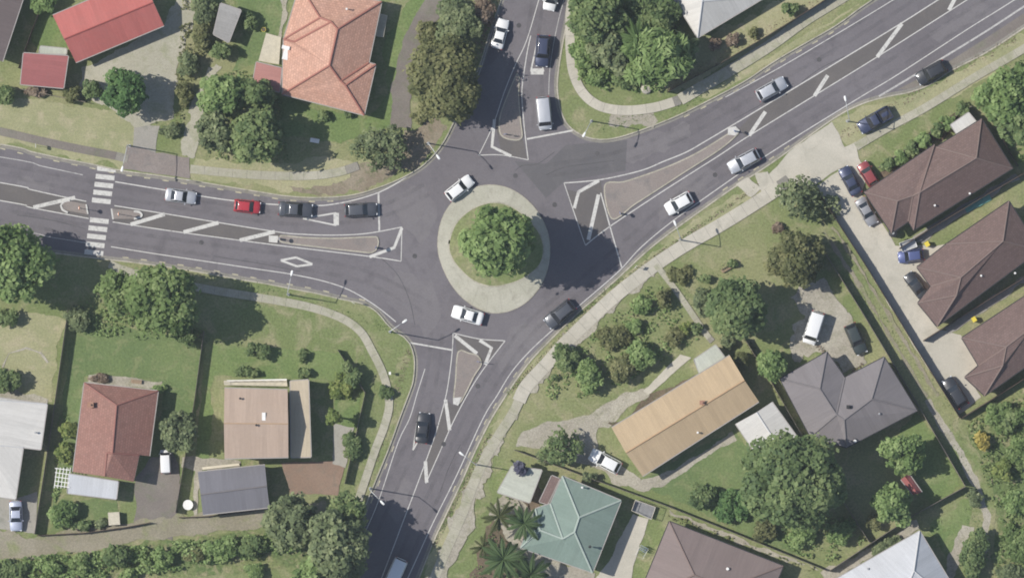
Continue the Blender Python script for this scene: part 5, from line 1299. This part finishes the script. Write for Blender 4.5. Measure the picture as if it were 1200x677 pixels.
bush('low olive bush inside the curved footpath', 700, 88, 18, 'mid', 2.0, 12)
bush('low bush under the feathery tree', 735, 92, 18, 'dark', 2.2, 12)
bush('dry bush below the white roof', 838, 52, 8, 'dry', 1.4)
bush('brown bush in the sandy yard below white roof', 858, 46, 9, 'dry', 1.5)
bush('small dark bush at the sandy yard fence', 883, 38, 7, 'olive', 1.2)
bush('dark bush on the sandy yard at the top', 925, 10, 12, 'dark', 2.2, 9)
for i, (x, y, r_, pal, lab) in enumerate([(1041,193,9,'dark','leftmost dark shrub along the roadside unit fence'),(1054,184,10,'mid','second shrub from the left along the roadside fence'),(1068,174,10,'dark','third shrub from the left along the roadside fence'),
    (1082,164,11,'mid','fourth shrub from the left along the roadside fence'),(1097,154,10,'dark','fifth shrub from the left along the roadside fence'),(1110,143,10,'mid','sixth shrub near the white patio roof'),(1127,131,11,'dark','rightmost shrub above the white patio roof')]):
    bush(lab, x, y, r_, pal, 2.0, group='shrubs along the roadside fence')
bush('faint grey shrub at the forecourt corner', 972, 243, 15, 'grey', 1.8, 18, dens=.45, gap=.15)
bush('large dark rounded shrub at the footpath bend', 664, 419, 20, 'dark', 3.1, 19)
bush('grey green shrub right of the footpath bend', 690, 440, 20, 'mid', 3.0, 20)
bush('tiny dark shrub at the footpath edge', 650, 442, 5, 'dark', .8)
bush('yellow green shrub in the middle of the roadside row', 730, 430, 17, 'olive', 3.0, 20)
bush('tall dark green shrub right of the yellow green shrub', 751, 416, 18, 'mid', 3.4, 18, name='garden_shrub', cat='shrub')
bush('wide low olive shrub beside the wide footpath', 717, 394, 22, 'olive', 1.6, 14)
bush('small round shrub right of the wide low shrub', 743, 383, 11, 'mid', 1.6)
bush('round green shrub nearest the wide footpath', 752, 356, 12, 'mid', 1.8)
bush('olive shrub touching the narrow garden path', 777, 349, 12, 'olive', 2.4, 13)
bush('shrub below the narrow garden path bend', 789, 394, 13, 'olive', 1.8)
bush('small yellow green shrub beside the garden path', 802, 384, 9, 'lime', 1.6)
bush('small dark shrub right of the garden path', 816, 384, 8, 'dark', 1.4)
bush('low pale shrub at the end of the white lean-to', 852, 402, 10, 'grey', 1.6)
bush('dark shrub at the boundary of the tan house', 868, 422, 9, 'olive', 1.8, 14)
bush('low spreading shrub above the garden path', 800, 322, 17, 'olive', 1.0, 11)
bush('low dark shrub in the row behind the bench', 826, 326, 9, 'dark', 1.2, 5)
bush('low dark shrub at the right end of the bench row', 858, 308, 7, 'dark', 1.0, 5)
bush('dry shrub beside the olive tree trunk', 912, 268, 8, 'dry', 1.2)
bush('round dark bush on the lawn behind the tan house', 822, 583, 19, 'dark', 3.2, 18, cat='shrub', name='garden_shrub')
bush('bright emerald bush beside the round dark bush', 858, 594, 22, 'emerald', 2.0, 20)
bush('olive bush at the fence below the emerald bush', 897, 620, 18, 'olive', 2.2, 14)
bush('dark bush at the fence below the large dark tree', 938, 628, 18, 'mid', 2.2, 13)
bush('mid green bush between the fence lines at bottom', 985, 622, 20, 'mid', 2.4, 16)
bush('small grey bush on the fence behind green roof', 690, 558, 11, 'grey', 1.6, 6)
bush('grey hedge bush along the gravel drive bend', 640, 535, 14, 'grey', 1.5, 7)
bush('pale bush at the foot of the dividing fence', 1022, 612, 11, 'olive', 1.8)
bush('small bush at the end of the boundary fence', 1142, 583, 11, 'grey', 1.5)
bush('yellow flowering bush in the right hand garden', 1150, 517, 11, 'yellow', 2.0, 12)
bush('lime bush below the yellow flowering bush', 1173, 551, 13, 'lime', 2.4, 15)
bush('large rough green bush below the lowest unit fence', 1178, 490, 27, 'bright', 2.4, 18)
bush('green bush at the right edge near the lime bush', 1194, 525, 18, 'bright', 2.6, 22)
bush('grey green bush at the right edge lower down', 1192, 590, 20, 'mid', 2.8, 18)
bush('low lime bush at the bottom right edge', 1192, 635, 20, 'bright', 1.6, 24)
bush('low bush at the bottom right corner', 1180, 672, 20, 'grey', 1.4, 12)
bush('dark oval hedge with stone edging beside pale roof', 1141, 648, 14, 'dark', 2.6, 34, ang=R(-16), name='oval_hedge', cat='hedge')
bush('dark sprawling bush above the pale metal roof', 1040, 640, 26, 'grey', .8, 8, ang=R(32))
bush('upper lime bush left of the brick red house', 80, 504, 12, 'lime', 2.0)
bush('lower lime bush left of the brick red house', 77, 531, 14, 'lime', 2.2)
bush('round bush on the small front lawn', 73, 601, 17, 'mid', 2.8, 16)
bush('dark low bush behind the storage box', 96, 615, 15, 'dark', 1.4, 6)
bush('low shrub row left of the storage box', 118, 613, 12, 'grey', 1.0, 5)
bush('dark shrub at the fence corner left of bright tree', 92, 375, 16, 'grey', 2.4, 15)
bush('dark bush at the fence under the bright tree', 218, 396, 14, 'dark', 2.4, 10)
bush('dark bush at the left edge above the dry lawn', 8, 372, 18, 'dark', 2.2, 10)
bush('dark bush at the left edge above white roof', 4, 444, 22, 'dark', 3.0, 15)
bush('dark round shrub above the beige house', 302, 410, 17, 'dark', 2.2, 12)
bush('small shrub at the top of beige house lawn', 288, 436, 14, 'dark', 1.5, 6)
bush('small shrub on the lawn near the round dark shrub', 356, 417, 8, 'dark', 1.3)
bush('dark low shrub at the deck corner of beige house', 355, 438, 12, 'dark', 1.4, 6)
bush('leafy shrub on the lawn right of beige house', 400, 455, 14, 'lime', 1.6, 16)
bush('dark shrub inside the corner lawn fence', 410, 436, 9, 'dark', 2.6, 20, ang=R(25))
bush('low dark shrub at the south arm path', 412, 522, 10, 'dark', 1.6, 20)
bush('tuft of shrubs at the footpath by the letter box', 452, 458, 11, 'dark', 1.2, 8)
bush('low shrub above the brick red house', 185, 455, 10, 'mid', 1.2, 6)
bush('flowering low shrub along the brick red house', 115, 443, 16, 'dry', .8, 4)
for x, y, r_, pal, h_, lab in [(12,668,20,'dark',2.4,'dark shrub at the bottom left corner'),(60,664,18,'mid',2.2,'second shrub along the bottom left boundary'),(98,660,16,'bright',2.0,'bright shrub in the bottom left row'),
    (138,650,22,'dark',3.0,'dark shrub in the bottom row below the storage box'),(190,652,18,'mid',2.4,'mid green shrub in the bottom row below the yard'),(228,648,16,'olive',2.2,'olive shrub in the bottom row below the garage'),
    (262,642,18,'mid',2.4,'green shrub in the bottom row under the garage'),(298,640,18,'dark',2.6,'dark shrub in the bottom row beside the tall trees'),(150,674,16,'mid',1.8,'shrub at the bottom edge below the brick red house'),(300,668,18,'mid',2.0,'shrub at the bottom edge beside the tall trees')]:
    bush(lab, x, y, r_ * (.8 + (x * 7 % 5) * .14), pal, h_ * (.75 + (x * 3 % 4) * .12), ry=r_ * (.55 + (x * 11 % 6) * .07), group='shrub row along the bottom left boundary')
# --- palms with arching fronds
def frond_mesh(L, seed):
    rng = random.Random(seed); b = MB(); n = 16; sp = []
    for i in range(n + 1):
        t = i / n; sp.append(Vector((L * t * (1 - .18 * t), 0, L * (.42 * t - .78 * t * t))))
    b.tube(sp, [.035 * (1 - .8 * i / n) + .006 for i in range(n + 1)], 4, False)
    for i in range(2, n * 2):
        t = i / (n * 2); k = min(n - 1, int(t * n)); p = sp[k].lerp(sp[k + 1], t * n - k)
        ll = L * .17 * math.sin(math.pi * (.12 + .83 * t)) * rng.uniform(.8, 1.1)
        for s in (-1, 1):
            d = Vector((.55, s * .8, -.28)).normalized(); q = p + d * ll; wv = Vector((.02, -s * .01, 0))
            b.add([p - wv, p + wv, q], [(0, 1, 2)])
    return mesh('frond', b.v, b.f, None)
FM = [frond_mesh(1.0, k) for k in range(3)]
def palm(label, at, r, h, pal, n=18):
    n = int(n * .72)
    o = empty('palm_tree', P(*at)); tag(o, label, 'palm'); rng = random.Random(int(at[0] + at[1]))
    b = MB().tube([(0, 0, 0), (.05, 0, h * .3), (.02, .05, h * .65), (0, 0, h * .96)], [.2, .15, .13, .16], 9); b.build('trunk', M['bark'], o, True)
    for k in range(n):
        me = FM[k % 3] if pal == FM[k % 3].get('pal', pal) and FM[k % 3].get('pal') else None
        if me is None:
            key = 'frond_%s_%d' % (pal, k % 3)
            me = bpy.data.meshes.get(key)
            if me is None:
                me = FM[k % 3].copy(); me.name = key; me.materials.clear(); me.materials.append(LEAF[pal])
        f = link(bpy.data.objects.new('frond', me), o); f.location = (0, 0, h * .95)
        f.rotation_euler = (0, R(rng.uniform(-38, 12)), 2 * math.pi * k / n + rng.uniform(-.15, .15)); f.scale = (r * S * rng.uniform(.85, 1.15),) * 3
    return o
palm('palm beside the pale carport near the south arm', (585,604), 26, 3.2, 'olive')
palm('dark palm at the bottom left of green roof', (590,654), 34, 4.0, 'dark', 22)
palm('palm leaning over the left edge of green roof', (614,612), 26, 4.6, 'dark', 20)
palm('dark palm at the bottom edge below green roof', (622,672), 30, 3.6, 'dark', 20)
palm('small dry palm between the larger palms', (566,640), 18, 2.2, 'olive', 14)
palm('spiky palm beside the north-east fence corner', (745,48), 26, 7.0, 'mid', 20)
# --- weeds and tufts that break up the mown grass
def tufts(name, label, regions, n, pal, seed, size=.16):
    rng = np.random.default_rng(seed); pts = []
    for (x0, y0, x1, y1, w, frac) in regions:
        k = int(n * frac); t = rng.random(k); k = k
        off = rng.uniform(-w * .5, w * .5, k); dx, dy = x1 - x0, y1 - y0; L = math.hypot(dx, dy)
        X = x0 + dx * t - dy / L * off; Y = y0 + dy * t + dx / L * off
        pts.append(np.stack([(X - 600) * S, (338.5 - Y) * S, rng.uniform(.03, .09, k)], 1))
    p = np.vstack(pts); m = len(p); nor = np.array([0, 0, 1.0]) + rng.normal(0, .55, (m, 3)); nor /= np.linalg.norm(nor, axis=1, keepdims=True)
    o = link(bpy.data.objects.new(name, leaf_mesh(name, p, nor, size * rng.uniform(.5, 1.5, m), 1.6, rng.random(m), LEAF[pal], rng)))
    tag(o, label, 'weeds', kind='stuff'); TOTAL[0] += 2 * m
tufts('weed_tufts', 'scattered green weed tufts in the verges and lawns', [(700,150,830,112,10,.05),(594,462,708,342,5,.08),(708,342,890,216,5,.1),(640,440,860,320,30,.2),(960,275,1120,488,9,.1),(1120,490,1150,660,18,.1),(300,335,470,390,10,.06),(508,640,574,508,5,.08)], 3500, 'bright', 5, .12)
tufts('dry_tufts', 'scattered straw coloured grass tufts in the verges', [(594,462,708,342,5,.1),(708,342,890,216,5,.12),(985,160,1190,45,10,.15),(508,640,574,508,5,.12),(780,104,980,-10,9,.1),(440,540,480,410,8,.1)], 2500, 'dry', 6, .12)

def cover(label, poly, hmax, pals, per=13, seed=3, leaf=.24):
    """low tangled ground cover: leaves heaped in uneven clumps"""
    rng = np.random.default_rng(seed); q = np.array(poly, float); lo, hi = q.min(0), q.max(0)
    n0 = int((hi - lo).prod() * S * S * per); X = rng.uniform(lo[0], hi[0], n0); Y = rng.uniform(lo[1], hi[1], n0)
    ins = np.zeros(n0, bool); j = len(q) - 1
    for i in range(len(q)):
        c_ = ((q[i, 1] > Y) != (q[j, 1] > Y)) & (X < (q[j, 0] - q[i, 0]) * (Y - q[i, 1]) / (q[j, 1] - q[i, 1] + 1e-9) + q[i, 0]); ins ^= c_; j = i
    X, Y = X[ins], Y[ins]
    w = np.full(len(X), .5)
    for k in range(14):
        th = rng.uniform(0, 2 * math.pi); fr = 1 / rng.uniform(1.2, 9); w += .17 * math.sqrt(.1 / fr) ** .5 * np.sin((X * math.cos(th) + Y * math.sin(th)) * fr + rng.uniform(0, 6.28))
    keep = w + rng.normal(0, .12, len(w)) > .42; X, Y, w = X[keep], Y[keep], np.clip(w[keep], .1, 1); n = len(X)
    pos = np.stack([(X - 600) * S, (338.5 - Y) * S, .05 + hmax * w * rng.uniform(.35, 1, n)], 1)
    nor = np.array([0, 0, .9]) + rng.normal(0, .5, (n, 3)); nor /= np.linalg.norm(nor, axis=1, keepdims=True)
    o = link(bpy.data.objects.new('ground_cover', leaf_mesh('ground_cover', pos, nor, leaf * rng.uniform(.6, 1.4, n), 1.6, np.clip(w * .5 + rng.random(n) * .5, 0, 1), LEAF[pals], rng)))
    tag(o, label, 'ground cover', kind='stuff'); TOTAL[0] += 2 * n
cover('tangled low planting between the shrubs by the wide footpath', [(640,445),(700,385),(760,335),(775,335),(800,370),(822,395),(800,410),(740,445),(690,465),(640,470)], .5, 'mid', 11, 3)
cover('dense undergrowth beneath the corner trees', [(672,5),(678,95),(720,110),(770,107),(806,85),(790,-10),(680,-10)], 1.2, 'mid', 16, 4, .3)
cover('rough leafy undergrowth of the right hand garden', [(1130,498),(1210,452),(1210,680),(1168,680),(1172,610)], .7, 'bright', 19, 5)
cover('undergrowth along the bottom left boundary row', [(-5,655),(210,634),(380,617),(380,640),(200,668),(-5,690)], 1.6, 'mid', 30, 6, .3)
cover('weedy hedge growth beside the shed track', [(214,-5),(250,-5),(244,40),(228,110),(208,150),(203,120)], .8, 'olive', 14, 7)
cover('undergrowth below the broad bright tree', [(84,366),(110,345),(235,372),(238,398),(160,398),(96,392)], .8, 'mid', 14, 8)
cover('undergrowth below the very large dark tree', [(862,592),(900,606),(980,598),(1015,633),(968,660),(930,648)], .8, 'mid', 14, 9)
cover('undergrowth beneath the upper right trees', [(1142,108),(1210,66),(1210,200),(1192,190),(1165,148)], 1.2, 'mid', 16, 10, .3)
cover('dark undergrowth around the palms', [(560,655),(604,556),(620,600),(606,640),(650,690),(545,700)], .4, 'dark', 8, 11)
cover('undergrowth beneath the dark clumped trees', [(236,92),(285,82),(330,112),(338,188),(290,192),(240,184)], .7, 'dark', 14, 12)
cover('dry scrub beside the north arm kerb', [(548,0),(586,-8),(574,36),(560,78),(548,60)], .4, 'dry', 9, 13)
cover('scrub along the fence beside the grey hipped roof', [(872,400),(880,398),(950,520),(944,524)], .5, 'olive', 14, 14)
cover('weeds in the narrow bed behind the wide brown roof', [(784,600),(920,654),(960,666),(950,670),(780,606)], .35, 'olive', 9, 15)
cover('scrub along the left boundary of the brick red house', [(70,480),(84,484),(76,545),(62,600),(54,600)], .5, 'mid', 12, 16)
cover('leafy growth in front of the roadside fence', [(1028,196),(1135,122),(1140,132),(1040,206)], .9, 'dark', 15, 17)
cover('weeds around the parked cars of the grey hipped house', [(950,402),(968,408),(990,436),(1010,425),(1018,432),(990,446),(962,420)], .25, 'dry', 9, 18)

# ================================================================== AIR
hz = MB().box((0, 0, 602), (2600, 2600, 1206)).build('haze', None)
hz.location = (0, 0, 0)
tag(hz, 'thin bluish haze in the air between aircraft and ground', 'haze', kind='stuff')
hm_ = bpy.data.materials.new('haze_air'); hm_.use_nodes = True; hn = hm_.node_tree.nodes; hn.clear()
hv_ = hn.new('ShaderNodeVolumePrincipled'); hv_.inputs['Color'].default_value = (.8, .87, 1, 1); hv_.inputs['Density'].default_value = 3.8e-5
ho = hn.new('ShaderNodeOutputMaterial'); hm_.node_tree.links.new(hv_.outputs[0], ho.inputs['Volume']); hz.data.materials.append(hm_)
